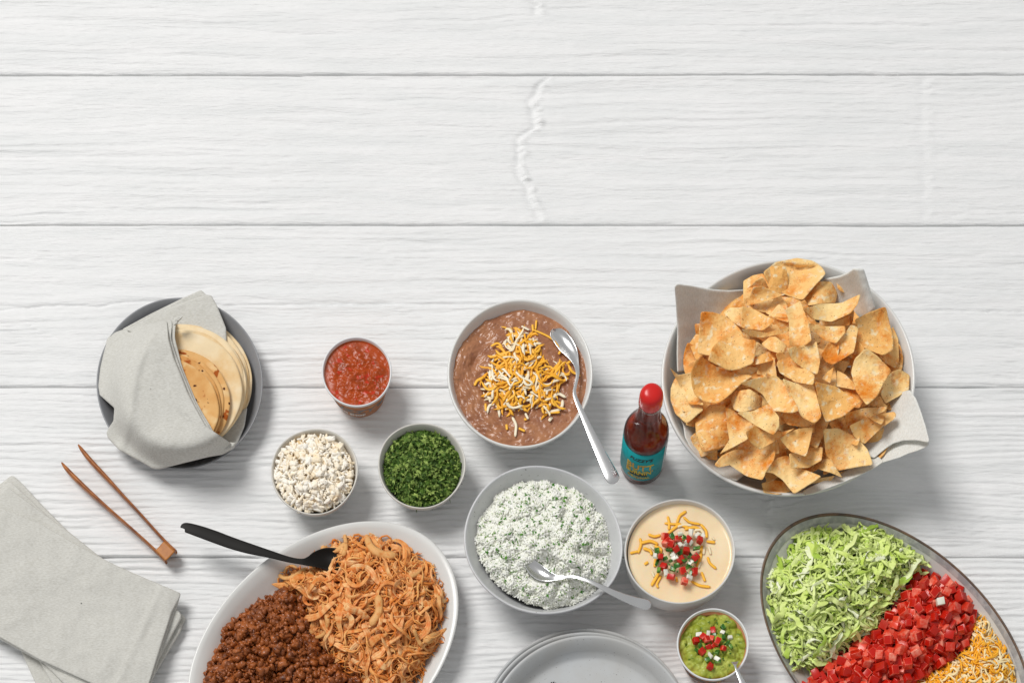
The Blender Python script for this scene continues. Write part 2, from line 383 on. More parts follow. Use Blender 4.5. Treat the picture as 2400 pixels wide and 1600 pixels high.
def strands(N, pts, zf, L, Wd, Tk, curl=1.5, n=9, m=6, zj=(0, .004), arch=.3, heading=None, taper=.55, twist=.6, minz=None, ridged=0, sf=None, fmax=.93):
    """N curved ribbons draped on the pile. pts photo px; L,Wd,Tk (lo,hi) in photo px. -> V (N,n,m,3), F"""
    s = np.linspace(-.5, .5, n)[None, :]
    Ls = rng.uniform(*L, (N, 1)); Ls = Ls if np.ndim(Ls) == 2 else Ls[:, None]
    h0 = rng.uniform(0, 2 * np.pi, (N, 1)) if heading is None else np.asarray(heading).reshape(N, 1)
    ph = rng.uniform(0, 6.28, (N, 1))
    hd = h0 + rng.normal(0, curl, (N, 1)) * s * 1.5 + .35 * curl * np.sin(s * 7 + ph)
    dx = np.cos(hd) * Ls / (n - 1); dy = np.sin(hd) * Ls / (n - 1)
    x = np.cumsum(dx, 1); y = np.cumsum(dy, 1)
    x = pts[:, :1] + x - x.mean(1, keepdims=True); y = pts[:, 1:2] + y - y.mean(1, keepdims=True)
    z = zf(x, y)
    zc = z.mean(1, keepdims=True)
    z = zc + (z - zc) * .75 + rng.uniform(*zj, (N, 1)) + rng.normal(0, 1, (N, 1)) * arch * Ls / K * (.25 - s ** 2 * 1.0) * .9 + rng.normal(0, .12, (N, 1)) * s * Ls / K
    if minz is not None: z = np.maximum(z, minz)
    if sf is not None:
        ok = (sf(P(x, y, z))[1] < fmax).all(1); z = keep_above(x, y, z, sf)
    C = P(x, y, z)
    Tn = np.gradient(C, axis=1); Tn /= np.linalg.norm(Tn, axis=2, keepdims=True) + 1e-9
    up = np.array([0, 0, 1.0]); side = np.cross(Tn, up); side /= np.linalg.norm(side, axis=2, keepdims=True) + 1e-9
    nrm = np.cross(side, Tn)
    tw = rng.normal(0, twist, (N, 1)) + rng.normal(0, twist, (N, 1)) * s * 2
    c, sn = np.cos(tw)[..., None], np.sin(tw)[..., None]
    sd = side * c + nrm * sn; nr = nrm * c - side * sn
    pr = np.clip(1 - (np.abs(s) * 2) ** 3 * taper, .12, 1) * (1 + .18 * np.sin(s * 11 + ph))
    pr[:, 0] *= .35; pr[:, -1] *= .35
    w = rng.uniform(*Wd, (N, 1)) / K / 2 * pr; t = rng.uniform(*Tk, (N, 1)) / K / 2 * np.clip(pr, .4, 1)
    a = np.linspace(0, 2 * np.pi, m, endpoint=False)
    ca, sa = np.cos(a), np.sin(a)
    rj = 1 + ridged * np.where(np.arange(m) % 2, -1, 1)
    V = C[:, :, None, :] + sd[:, :, None, :] * (w[..., None, None] * (ca * 1.0)[None, None, :, None]) + nr[:, :, None, :] * (t[..., None, None] * (sa * rj)[None, None, :, None])
    F = gridF(n, m, True)[:, ::-1]
    capA = np.arange(m)[None, :]; capB = (np.arange(m)[::-1] + (n - 1) * m)[None, :]
    if sf is not None: V = V[ok]
    return V, F, capA, capB
def strand_obj(name, st, idx, m, cols=None, parent=None, loc=None):
    V, F, a, b = st; n = V.shape[1] * V.shape[2]; V2 = V[idx].reshape(-1, 3); k = len(idx)
    off = (np.arange(k) * n)[:, None, None]
    FF = (F[None] + off).reshape(-1, 4); caps = (np.concatenate([a, b])[None] + off).reshape(-1, a.shape[1])
    c = None if cols is None else (cols[idx].reshape(-1, 3) if cols.ndim == 3 else np.repeat(cols[idx], n, 0))
    if loc is None and parent is None: loc = V2.mean(0)
    return mk(name, V2, [FF, caps], m, parent=parent, loc=loc, cols=c)
def fibre(cols, st, dark, amt):
    """sauce-stained grooves between the fibres of each strand"""
    N, n, m = st[0].shape[:3]; d = np.array(lin(dark)[:3]); a = rng.random((N, 1, m)) * .6 + (np.arange(m) % 2)[None, None, :] * .4
    a = np.clip(a * amt + .25 * rng.normal(0, 1, (N, n, 1)), 0, 1)[..., None]
    return (cols[:, None, None, :] * (1 - a) + d * a).reshape(N, n * m, 3)
def strand_things(name, st, cnt, m, cols, label, cat, group, zn):
    """the cnt topmost strands as single things, rest returned as index list"""
    z = st[0][..., 2].mean((1, 2)); size = np.linalg.norm(st[0][:, -1, 0] - st[0][:, 0, 0], axis=1)
    order = np.argsort(-(z - z.mean()) / z.std() - 1.2 * (size - size.mean()) / size.std())
    for i in order[:cnt]:
        c_ = st[0][i].reshape(-1, 3).mean(0); px = 1200 + c_[0] * K * H / (H - c_[2]); py = 800 - ((c_[1] - CY) * H / (H - c_[2]) + CY) * K
        tag(strand_obj(name, st, np.array([i]), m, cols), label % zone(px, py, *zn), cat, group)
    return order[cnt:]
def ico(sub=1):
    bm = bmesh.new(); bmesh.ops.create_icosphere(bm, subdivisions=sub, radius=1)
    V = np.array([v.co[:] for v in bm.verts]); F = np.array([[v.index for v in f.verts] for f in bm.faces]); bm.free(); return V, F
ICO1, ICO2, ICO3 = ico(1), ico(2), ico(3)
def rots(N, flat=None):
    """random rotation matrices; flat limits tilt"""
    a = rng.uniform(0, 2 * np.pi, N); t = rng.uniform(0, np.pi, N) if flat is None else np.abs(rng.normal(0, flat, N)); b = rng.uniform(0, 2 * np.pi, N)
    def Rz(a):
        c, s = np.cos(a), np.sin(a); o = np.zeros_like(a); i = np.ones_like(a)
        return np.stack([np.stack([c, -s, o], -1), np.stack([s, c, o], -1), np.stack([o, o, i], -1)], -2)
    def Rx(a):
        c, s = np.cos(a), np.sin(a); o = np.zeros_like(a); i = np.ones_like(a)
        return np.stack([np.stack([i, o, o], -1), np.stack([o, c, -s], -1), np.stack([o, s, c], -1)], -2)
    return Rz(b) @ Rx(t) @ Rz(a)
def inst(tV, tF, C, Rm, Sc):
    """instances of a template joined: C (N,3) world, Rm (N,3,3), Sc (N,3)"""
    if tF.shape[1] == 3 and np.ptp(tV[:, 2]) > .9 * np.ptp(tV[:, 1]):     # solid template: faces outward
        a, b, c = tV[tF[:, 0]], tV[tF[:, 1]], tV[tF[:, 2]]; flip = (np.cross(b - a, c - a) * (a + b + c)).sum(1) < 0
        tF = np.where(flip[:, None], tF[:, ::-1], tF)
    V = np.einsum('nij,nvj->nvi', Rm, tV[None] * Sc[:, None, :]) + C[:, None, :]
    F = (tF[None] + (np.arange(len(C)) * len(tV))[:, None, None]).reshape(-1, tF.shape[1])
    return V.reshape(-1, 3), F
def joined(name, parts, m, label, cat, group=None, kind='stuff', smooth=True, loc=None, cols=None, parent=None):
    V = np.concatenate([p[0] for p in parts]); off = 0; F = []
    for p in parts: F.append(p[1] + off); off += len(p[0])
    o = mk(name, V, F, m, smooth=smooth, loc=V.mean(0) * [1, 1, 0] if loc is None and parent is None else loc, cols=cols, parent=parent)
    return tag(o, label, cat, group, kind)
def vary(N, a, b, g=None, p=.5):
    a = np.array(lin(a)[:3]); b = np.array(lin(b)[:3]); t = rng.random((N, 1)) if g is None else g
    return a + (b - a) * t

# ------------------------------------------------------------------ cloth: closed soft slab over a star-shaped outline
def slab(name, poly, ctr, zf, m, th=.003, parent=None, loc=None, nr=26, nt=260, corner=3, label=None, wrinkle=.0013, edge=None, seed=0):
    edge = th * K * .5 if edge is None else edge
    Q = np.array(poly, float); nx = np.roll(Q, -1, 0); seg = np.linalg.norm(nx - Q, axis=1); cum = np.concatenate([[0], np.cumsum(seg)])
    t = np.linspace(0, cum[-1], nt, endpoint=False); QQ = np.vstack([Q, Q[:1]])
    B = np.stack([np.interp(t, cum, QQ[:, 0]), np.interp(t, cum, QQ[:, 1])], -1)
    for _ in range(corner): B = (np.roll(B, 1, 0) + 2 * B + np.roll(B, -1, 0)) / 4
    c = np.array(ctr, float)
    rows = []
    Rmax = np.linalg.norm(B - c, axis=1)
    def put(s, dz, pull=0.0):
        d = (B - c); Ln = Rmax[:, None]
        p = c + d * s - d / Ln * pull
        x, y = p[:, 0], p[:, 1]
        z = zf(x, y) + wrinkle * fbm(x / 45, y / 45, 100 + seed, 3) + dz
        rows.append(P(x, y, z))
    S_ = list(np.linspace(0.002, 1, nr) ** .8)
    for s in S_[:-1]: put(s, th * .5, edge if s > .9 else edge * s)
    for k in range(7):
        a = math.pi / 2 - k * math.pi / 6
        put(1, th * .5 * math.sin(a), edge * (1 - math.cos(a)))
    for s in S_[-2::-4]: put(s, -th * .5, edge if s > .9 else edge * s)
    V = np.concatenate(rows); F = gridF(len(rows), nt, True)
    o = mk(name, V, F, m, parent=parent, loc=loc)
    if label: o['label'] = label
    return o

# ------------------------------------------------------------------ cutlery
def spoon(name, pts, m, label, z_th=.0016, bowl=.55, nb=0, cup=.42, gap=0, cross=12):
    """pts: (px, py, half width px, z, concavity 0..1) along the centre line"""
    p = np.array(pts, float); k = len(p); tt = np.arange(k); fine = np.linspace(0, k - 1, (k - 1) * 6 + 1)
    def cr(col):   # catmull-rom
        o = []
        for f in fine:
            i = min(int(f), k - 2); u = f - i; a, b, c, d = col[max(i - 1, 0)], col[i], col[i + 1], col[min(i + 2, k - 1)]
            o.append(.5 * (2 * b + (c - a) * u + (2 * a - 5 * b + 4 * c - d) * u * u + (3 * b - a - 3 * c + d) * u ** 3))
        return np.array(o)
    x, y, w, z, cv = (cr(p[:, i]) for i in range(5)); w = np.clip(w, .6, None)
    dx, dy = np.gradient(x), np.gradient(y); L = np.hypot(dx, dy) + 1e-9; nx, ny = -dy / L, dx / L
    s = np.linspace(-1, 1, cross)[None, :]
    X = x[:, None] + nx[:, None] * w[:, None] * s; Y = y[:, None] + ny[:, None] * w[:, None] * s
    hd = w[:, None] / K * (1 - s ** 2) * (-cup * cv[:, None] + .10 * (1 - cv[:, None]))
    Zt = z[:, None] + hd
    n = len(x)
    top = P(X, Y, Zt); bot = P(X, Y, Zt - z_th * (1 - .35 * s ** 2))
    ring = np.concatenate([top, bot[:, ::-1]], 1)      # closed section
    F = gridF(n, ring.shape[1], True)
    a = np.arange(ring.shape[1])[None, :]; b = (np.arange(ring.shape[1])[::-1] + (n - 1) * ring.shape[1])[None, :]
    V = ring.reshape(-1, 3)
    o = mk(name, V, [F, np.concatenate([a, b])], m, loc=(V[:, 0].mean(), V[:, 1].mean(), V[:, 2].min()))
    bevel_fix(o); return tag(o, label, name.replace('serving_', ''))

# ================================================================== 1 tortilla plate
def C1(*a): return T(a, 200, 640, 3.135)
def plateprof(zr, flat=.78, lipw=.03, tb=.004, foot=.6):
    return [(.001, .001), (foot, .001), (foot + .02, .0), (foot + .05, .002), (flat, .004), (.9, zr * .55), (.97, zr * .86), (.992, zr - .0012), (1, zr - .0004), (.997, zr), (1 - lipw * .5, zr + .0002), (1 - lipw, zr - .0006),
            (.945, zr * .82), (.90, zr * .58 + .001), (flat + .04, tb + .0025), (flat - .02, tb + .0008), (flat - .1, tb), (.3, tb), (.001, tb)]
ware('plate', 421, 898, .024, 195, 201, plateprof(.024, .80, .02), M['greyplate'], 'round dark grey plate under the cloth-wrapped tortillas', 'plate')
nap = empty('cloth_napkin', P(430, 880, .01), 'grey-beige linen cloth wrapped over the tortillas on the grey plate', 'napkin')
slab('back_fold', C1((270, 412), (480, 298), (700, 190), (850, 123), (880, 150), (980, 260), (980, 420), (700, 500), (420, 470)), C1((680, 340))[0], lambda x, y: .024 + 0 * x, M['linen'], .004, parent=nap, corner=2)
slab('back_fold', C1((300, 418), (520, 290), (700, 222), (885, 158), (925, 162), (968, 238), (1035, 405), (1040, 560), (700, 560), (440, 480)), C1((740, 380))[0], lambda x, y: .030 + 0 * x, M['linen'], .004, parent=nap, corner=2, seed=3)
slab('tail_fold', C1((1190, 990), (1172, 1120), (1125, 1240), (1105, 1275), (1010, 1310), (930, 1290), (900, 1200), (1000, 1090), (1100, 1020)), C1((1040, 1190))[0], lambda x, y: .022 + 0 * x, M['linen'], .004, parent=nap, corner=3, seed=5)
slab('tail_fold', C1((1110, 1245), (1090, 1275), (1010, 1312), (960, 1300), (900, 1200), (990, 1255), (1050, 1240)), C1((980, 1262))[0], lambda x, y: .034 + 0 * x, M['linen'], .005, parent=nap, corner=3, seed=6)
def tortilla(cx, cy, r, z, m, label, group, seed, tiltx=0, tilty=0, th=.0022):
    def ed(t): return 1 - (.34 if m is M['corn'] else .08) * np.clip(np.cos(t - R(150)), 0, 1) ** .9 + .014 * np.sin(2 * t + seed) + .010 * np.sin(3 * t + seed * 2.1) + .004 * np.sin(9 * t + seed)
    nr, nt = 26, 130; rr = np.linspace(0, 1, nr); th_ = np.linspace(0, 2 * np.pi, nt, endpoint=False)
    rows = []
    def put(q, dz):
        x = cx + q * r * np.cos(th_) * ed(th_); y = cy + q * r * np.sin(th_) * ed(th_)
        zz = z + dz + (x - cx) / K * tiltx + (y - cy) / K * tilty + .0012 * q * q * np.sin(3 * th_ + seed) + .0007 * fbm(x / 30, y / 30, seed, 3)
        rows.append(P(x, y, zz))
    for q in rr[:-1]: put(max(q, .002), th / 2)
    put(.988, th / 2); put(1, th * .2); put(1, -th * .25); put(.985, -th / 2); put(.6, -th / 2); put(.002, -th / 2)
    V = np.concatenate(rows)
    o = mk('tortilla', V, gridF(len(rows), nt, True), m, loc=P(cx, cy, z)); return tag(o, label, 'tortilla', group)
for i in range(9):
    u = i / 8
    tortilla(441 - 13 * u + (3 if i % 2 else -2), 893 + 21 * u ** 1.3 + (2 if i % 3 else -3), 151 - 11 * u - (3 if i % 2 else 0), .0195 + .0030 * i, M['tort'],
             'uppermost pale flour tortilla, directly under the browned ones' if i == 8 else 'pale flour tortilla in the stack half under the cloth', 'flour tortillas stacked under the linen cloth', i * 1.7, -.02 - .05 * u, .0)
for i, (x, y, r, l) in enumerate([(415, 944, 124, 'lowest browned corn tortilla with the widest visible edge'), (404, 950, 122, 'second browned corn tortilla from the bottom of its stack'), (399, 953, 121, 'third browned corn tortilla, just beneath the top one'), (390, 958, 121, 'topmost corn tortilla with brown char spots beside the cloth edge')]):
    tortilla(x, y, r, .0475 + .0028 * i, M['corn'], l, 'corn tortillas on top of the flour tortillas', 3 + i * 1.3, -.03, 0)
FL = [(585, 345), (600, 352), (612, 480), (650, 620), (700, 740), (750, 870), (800, 970), (850, 1060), (900, 1150), (950, 1230), (985, 1290), (1030, 1275), (1060, 1250), (1100, 1268), (1095, 1285), (1010, 1332), (900, 1350), (760, 1385), (640, 1415), (540, 1440), (500, 1437), (390, 1375), (250, 1300), (165, 1210), (155, 1170), (175, 1130), (206, 1085), (213, 990), (150, 935), (105, 895), (95, 830), (102, 760), (110, 690), (130, 600), (160, 480), (200, 440), (280, 412), (400, 385), (500, 365)]
FLp = C1(*FL)
def zflap(x, y, top=.060):
    x = np.asarray(x, float)
    # height follows what is wrapped: stack in the middle right, down to the plate at the left
    d = np.hypot((x - 424) / 150, (y - 912) / 152)
    k = 1 / (1 + np.exp((d - 1.06) * 15))
    z = .022 + (top - .022) * k
    z = z + .0035 * np.exp(-((x - 268 - (y - 930) * .1) / 16) ** 2) * np.exp(-((y - 950) / 60) ** 2) * -1
    return z + .0016 * np.sin((x * .8 + y * .5) / 34) * (1 - k * .6) + .0022 * np.exp(-((x * .94 + y * .34 - 610 + 14 * np.sin(y / 60)) / 11) ** 2) + .0018 * np.sin((x * .3 + y + 20 * np.sin(x / 50)) / 30) * np.clip((y - 960) / 60, 0, 1)
def shift(poly, dx, dy, c=None, s=1): return [(x + dx, y + dy) for x, y in poly]
EDGE = [(628, 352), (640, 470), (668, 560), (712, 690), (770, 830), (815, 940), (870, 1040), (925, 1130), (965, 1215), (1010, 1292)]
E1 = C1(*([(640, 326), (668, 335), (662, 400), (656, 470), (680, 560)] + EDGE[3:] + [(1060, 1262), (1100, 1250), (1110, 1272), (1000, 1330), (760, 1380), (500, 1400), (260, 1260), (240, 900), (250, 600), (400, 400), (585, 345)]))
E2 = C1(*([(615, 334), (640, 342), (636, 400)] + [(a - 14, b + 2) for a, b in EDGE[1:]] + [(1000, 1325), (760, 1382), (500, 1400), (260, 1260), (240, 900), (250, 600), (400, 398), (585, 342)]))
slab('under_fold', E1, C1((480, 850))[0], lambda x, y: zflap(x, y, .0655) - .0078, M['linen'], .003, parent=nap, corner=14, seed=8, nt=340)
slab('under_fold', E2, C1((480, 850))[0], lambda x, y: zflap(x, y, .0655) - .0038, M['linen'], .003, parent=nap, corner=14, seed=8, nt=340)
slab('curl_fold', C1((640, 352), (655, 325), (690, 311), (718, 318), (706, 336), (690, 350), (672, 378), (648, 388)), C1((672, 348))[0], lambda x, y: .0615 + 0 * x, M['linen'], .005, parent=nap, corner=3, seed=9)
slab('front_fold', FLp, C1((480, 850))[0], lambda x, y: zflap(x, y, .0655) + .001, M['linen'], .0045, parent=nap, corner=1, seed=8, nt=380, nr=44)

# ================================================================== 2 napkin stack and tongs
def C2(*a): return T(a, 0, 1000, 2.614)
nps = [([(-260, 520), (0, 352), (75, 290), (140, 350), (260, 480), (420, 640), (700, 940), (1140, 1160), (1135, 1190), (1030, 1370), (900, 1568), (760, 1780), (300, 1750)], .004, 'bottom linen napkin of the fanned stack, its left corner sticking out highest'),
       ([(-260, 560), (0, 380), (62, 330), (160, 420), (330, 580), (560, 770), (840, 920), (1118, 1215), (1116, 1240), (1000, 1430), (870, 1650), (560, 1700), (330, 1590)], .0095, 'lower linen napkin of the stack, second from the bottom'),
       ([(-260, 590), (0, 410), (40, 362), (200, 480), (420, 640), (620, 800), (870, 940), (1100, 1130), (1118, 1160), (1080, 1230), (960, 1450), (780, 1700), (420, 1600), (230, 1410)], .015, 'linen napkin of the stack, directly beneath the top one')]
for i, (q, z, l) in enumerate(nps):
    o = slab('napkin', C2(*q), C2((430, 1000))[0], (lambda z_: lambda x, y: z_ + .0004 * np.sin(x / 40 + y / 60))(z), M['linen'], .0050, loc=P(160, 1400, 0), corner=2, seed=20 + i)
    tag(o, l, 'napkin', 'linen napkins stacked at the lower left')
topn = empty('napkin', P(160, 1400, .02), 'top folded grey linen napkin of the stack at the lower left', 'napkin', 'linen napkins stacked at the lower left')
def ztop(x, y): return .0225 + .0020 * fbm(x / 60, y / 90, 9, 3) + .0009 * np.sin((x * .45 - y * .9 + 15 * np.sin(x / 70)) / 26) * np.clip((x - 60) / 200, 0, 1) + .0012 * np.sin((x - y * .4) / 55) + .0012 * np.exp(-((x + .45 * (y - 1500) - 322) / 9) ** 2) - .006 * np.clip((x - 395) / 60, 0, 1)
slab('lower_layer', C2((-300, 420), (-40, 478), (0, 492), (250, 600), (480, 735), (700, 850), (900, 938), (1108, 1022), (1100, 1050), (1082, 1110), (1010, 1300), (930, 1568), (880, 1720), (560, 1585), (240, 1432), (0, 1300), (-300, 1140)), C2((500, 1080))[0], lambda x, y: ztop(x, y) - .004, M['linen'], .0036, parent=topn, corner=1, seed=30, nt=300)
slab('upper_layer', C2((-300, 400), (-40, 482), (0, 494), (250, 594), (480, 725), (700, 842), (900, 930), (1111, 1018), (1104, 1040), (1055, 1130), (990, 1330), (915, 1568), (860, 1710), (560, 1570), (240, 1424), (0, 1288), (-300, 1120)), C2((500, 1080))[0], ztop, M['linen'], .0036, parent=topn, corner=1, seed=31, nt=300, nr=40)
tng = empty('wooden_tongs', P(300, 1190, 0), 'slim brown wooden tongs lying open beside the napkin stack', 'tongs')
def tong_arm(pts):
    p = np.array([(a / 2.614, 1000 + b / 2.614, w) for a, b, w in pts]); n = 30
    t = np.linspace(0, len(p) - 1, n); x = np.interp(t, range(len(p)), p[:, 0]); y = np.interp(t, range(len(p)), p[:, 1]); w = np.interp(t, range(len(p)), p[:, 2]) / 2.614 / K
    for _ in range(3):
        for a in (x, y, w): a[1:-1] = (a[:-2] + 2 * a[1:-1] + a[2:]) / 4
    f = np.linspace(0, 1, n); h = .0035 + .0075 * np.sin(np.clip(f * 1.1, 0, 1) * np.pi) ** .7 * .5 + .004 * f   # half height of the blade
    zc = .0125 - .002 * (1 - f)
    C = P(x, y, zc); d = np.gradient(C[:, :2], axis=0); d /= np.linalg.norm(d, axis=1)[:, None]; nn = np.stack([-d[:, 1], d[:, 0], 0 * d[:, 0]], -1)
    a = np.linspace(0, 2 * np.pi, 12, endpoint=False); ca = np.sign(np.cos(a)) * np.abs(np.cos(a)) ** .7; sa = np.sign(np.sin(a)) * np.abs(np.sin(a)) ** .7
    h = h * .75
    V = C[:, None] + nn[:, None] * (w[:, None, None] * ca[None, :, None]) + np.array([0, 0, 1.]) * (h[:, None, None] * sa[None, :, None])
    F = gridF(n, 12, True); cp = np.stack([np.arange(12), np.arange(12)[::-1] + (n - 1) * 12])
    mk('arm', V.reshape(-1, 3), [F, cp], M['teak'], parent=tng)
tong_arm([(482, 113, 5), (500, 140, 12), (560, 215, 14), (660, 320, 12), (760, 430, 9), (860, 535, 8), (1000, 692, 8), (1078, 765, 9)])
tong_arm([(380, 222, 5), (400, 250, 12), (460, 315, 14), (560, 410, 12), (660, 500, 9), (800, 620, 7.5), (945, 750, 8), (1018, 826, 9)])
q = [P(a / 2.614, 1000 + b / 2.614, z) for z in (.003, .021) for a, b in ((952, 756), (1006, 697), (1074, 762), (1016, 822))]
o = mk('hinge_block', q, np.array([[0, 1, 2, 3], [7, 6, 5, 4], [0, 4, 5, 1], [1, 5, 6, 2], [2, 6, 7, 3], [3, 7, 4, 0]]), M['teak2'], parent=tng, smooth=False)
bv = o.modifiers.new('b', 'BEVEL'); bv.width = .0015; bv.segments = 3; bevel_fix(o)

# ================================================================== 3 small bowls: crumbled cheese, cilantro
wb = lambda a, b: (lambda th: .012 * np.cos(2 * th + a) + .010 * np.cos(3 * th + b) + .004 * np.cos(5 * th))
ware('bowl', 737, 1104, .043, 102, 102, bowlprof(.043, .52, .045, .5, lip=.0016), M['stone_warm'], 'small pale grey bowl holding the white crumbled cheese', 'bowl', wob=wb(1.2, 2))
ware('bowl', 988, 1090, .043, 102, 102, bowlprof(.043, .52, .045, .5, lip=.0016), M['stone_warm'], 'small pale grey bowl holding the chopped green cilantro', 'bowl', wob=wb(.2, 1))
def circ(cx, cy, rx, ry, n=40, ang=0, j=0, seed=0):
    t = np.linspace(0, 2 * np.pi, n, endpoint=False); a = R(ang); e = 1 + j * fbm(t * 2.5, t * 0 + seed, seed, 3)
    x = rx * np.cos(t) * e; y = ry * np.sin(t) * e
    return list(zip(cx + x * math.cos(a) - y * math.sin(a), cy + x * math.sin(a) + y * math.cos(a)))
cp = circ(737, 1109, 94, 93); cz = pileh(cp, .035, .018, 42, .0035, 26, 5)
bedo = bed('crumb_bed', cp, cz, M['cotfill'], 4, sink=.003)
pp = []; cc = []
for (n, lo, hi, el, asp) in ((700, 2.8, 5.4, (1, 1.6), .8), (560, 4.8, 8.6, (1.2, 3.0), .62), (150, 7.5, 13, (1, 1.6), .8)):
    p = sample(cp, n, 0, 3); tv, tf = ICO3 if lo > 5 else (ICO2 if lo > 3 else ICO1)
    tv = tv * (1 + .28 * fbm(tv[:, 0] * 2 + tv[:, 2] * 3, tv[:, 1] * 2.3, 7 + n, 3)[:, None]); tv = np.sign(tv) * np.abs(tv) ** .8
    if lo > 5: tv = tv * (1 + .3 * fbm(tv[:, 0] * 5 + 3, tv[:, 1] * 5 + tv[:, 2] * 6, 77, 2)[:, None])
    s = rng.uniform(lo, hi, n) / K * .62; sc = np.stack([s * rng.uniform(*el, n), s * asp, s * asp], -1)
    C = P(p[:, 0], p[:, 1], cz(p[:, 0], p[:, 1]) + rng.uniform(-.001, .0035, n) + s * .3)
    V, F = inst(tv, tf, C, rots(n, .5), sc); pp.append((V, F)); cc.append(np.repeat(vary(n, 'fffaf0', 'fbecd0', rng.random((n, 1)) ** 2), len(tv), 0))
o = joined('crumbled_cheese', pp, M['cotija'], 'heap of white crumbled cheese filling the small bowl left of the cilantro', 'cheese', cols=np.concatenate(cc), smooth=True)
bedo.parent = o; bedo.location = -Vector(o.location); bedo['kind'] = 'stuff'
cp = circ(990, 1096, 93, 92); cz = pileh(cp, .030, .014, 42, .004, 24, 9)
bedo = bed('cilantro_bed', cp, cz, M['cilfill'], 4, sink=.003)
lv = [(0, 0, 0)]; a = np.linspace(0, 2 * np.pi, 13)[:-1]
lr = [1, .45, .8, .4, .95, .35, .5, .3, .55, .38, .85, .42]
lv = np.array([(0, 0, .12)] + [(r * math.cos(t), r * math.sin(t), -.25 * r * r + .1 * math.sin(3 * t)) for r, t in zip(lr, a)])
lf = np.array([(0, i + 1, (i + 1) % 12 + 1) for i in range(12)])
pp = []; cc = []
def leafs(poly, zf, n, lo, hi, zj, c1, c2, inset=2):
    p = sample(poly, n, 0, inset); s = rng.uniform(lo, hi, n) / K
    sc = np.stack([s * rng.uniform(.6, 1.3, n), s * rng.uniform(.25, .8, n), s], -1)
    C = P(p[:, 0], p[:, 1], zf(p[:, 0], p[:, 1]) + rng.uniform(*zj, n))
    V, F = inst(lv, lf, C, rots(n, .6), sc); return (V, F), np.repeat(vary(n, c1, c2, rng.random((n, 1)) ** 1.3), len(lv), 0)
for a_ in ((1100, 8, 16, (-.001, .003), '2c4416', '5f7f30'), (1000, 5, 12, (0, .0055), '3c5c1e', 'a4ba62')):
    x_, y_ = leafs(cp, cz, *a_); pp.append(x_); cc.append(y_)
o = joined('chopped_cilantro', pp, M['cilantro'], 'chopped dark green cilantro leaves filling the small bowl', 'herbs', cols=np.concatenate(cc), smooth=False)
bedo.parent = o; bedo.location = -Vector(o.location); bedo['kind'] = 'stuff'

# ================================================================== 4 paper cups: salsa, guacamole
def bent_text(body, size, radius, ang0, z, cxy, m, parent, name='lettering', taper=0.0, ext=.00012, shear=0, spacing=1.0, bold=.0, lift=.0003, sx=1.0):
    cu = bpy.data.curves.new('t', 'FONT'); cu.body = body; cu.size = size; cu.align_x = 'CENTER'; cu.extrude = ext; cu.shear = shear
    cu.space_character = spacing; cu.offset = bold; cu.resolution_u = 3
    to = bpy.data.objects.new('t', cu); COL.objects.link(to)
    dg = bpy.context.evaluated_depsgraph_get(); me = bpy.data.meshes.new_from_object(to.evaluated_get(dg))
    bpy.data.objects.remove(to); bpy.data.curves.remove(cu)
    bm = bmesh.new(); bm.from_mesh(me)
    o0 = parent_world(parent)
    for v in bm.verts:
        r = radius + taper * (v.co.y) + v.co.z + lift; a = ang0 + v.co.x * sx / radius
        v.co = Vector((cxy[0] + r * math.sin(a) - o0[0], cxy[1] - r * math.cos(a) - o0[1], z + v.co.y - o0[2]))
    bm.to_mesh(me); bm.free(); me.materials.clear(); me.materials.append(m)
    ob = bpy.data.objects.new(name, me); link(ob, parent); return ob
def cup(cx, cy, zr, r, label, text=True):
    c = P(cx, cy, zr); s = SC(zr); e = empty('paper_cup', (c[0], c[1], 0), label, 'cup')
    V, F, _ = lathe(cx, cy, zr, r, r, [(.70, .0), (.72, .0), (.73, .0015), (.955, zr - .004), (.93, zr - .004), (.69, .003), (.70, .0)], seg=96)
    mk('cup_wall', V, F, M['kraft'], parent=e)
    V, F, _ = lathe(cx, cy, zr, r, r, [(.945, zr - .005), (.975, zr - .0046), (.995, zr - .003), (1.0, zr - .0018), (.992, zr - .0004), (.975, zr), (.957, zr - .0004), (.945, zr - .0018), (.925, zr - .006), (.70, .004), (.001, .004)], seg=128)
    mk('rolled_rim', V, F, M['paper'], parent=e)
    if text:
        def rad(z): return r * s * (.73 + (.955 - .73) * (z - .0015) / (zr - .0055))
        tp = (rad(.03) - rad(.02)) / .01
        bent_text("TACO SHOP", .0072, rad(.010), R(-24), .0085, c, M['inkwhite'], e, bold=.00025, taper=tp, lift=.0002, sx=.92)
        bent_text("FUZZY'S", .0155, rad(.020), R(-8), .0185, c, M['inkgrey'], e, bold=.0003, taper=tp, shear=.2, lift=.0002, sx=1.15)
        V, F, _ = lathe(cx, cy, zr, r, r, [(f + (.005), z) for f, z in ((.73 + .225 * .0062 / .045, .0062), (.73 + .225 * .0068 / .045, .0068))], seg=96); mk('printed_line', V, F, M['inkgrey'], parent=e)
        V, F, _ = lathe(cx, cy, zr, r, r, [(f + (.005), z) for f, z in ((.73 + .225 * .0158 / .045, .0158), (.73 + .225 * .0163 / .045, .0163))], seg=96); mk('printed_line', V, F, M['inkgrey'], parent=e)
    return e
cup(836, 870, .049, 82.5, 'paper cup with white rolled rim and orange printed side, full of red salsa')
def zs(x, y, r):
    g = np.exp(-(((x - 845) / 62) ** 2 + ((y - 885) / 62) ** 2) ** 1.5)
    sw = np.sin(np.hypot(x - 830, y - 860) / 7 + 2 * fbm(x / 30, y / 30, 3))
    return .0022 * g * (fbm(x / 12, y / 9, 5, 4) + .35) + .0006 * sw * g + .0003 * fbm(x / 25, y / 25, 8) + .0012 * np.clip(r - .97, 0, 1) / .03
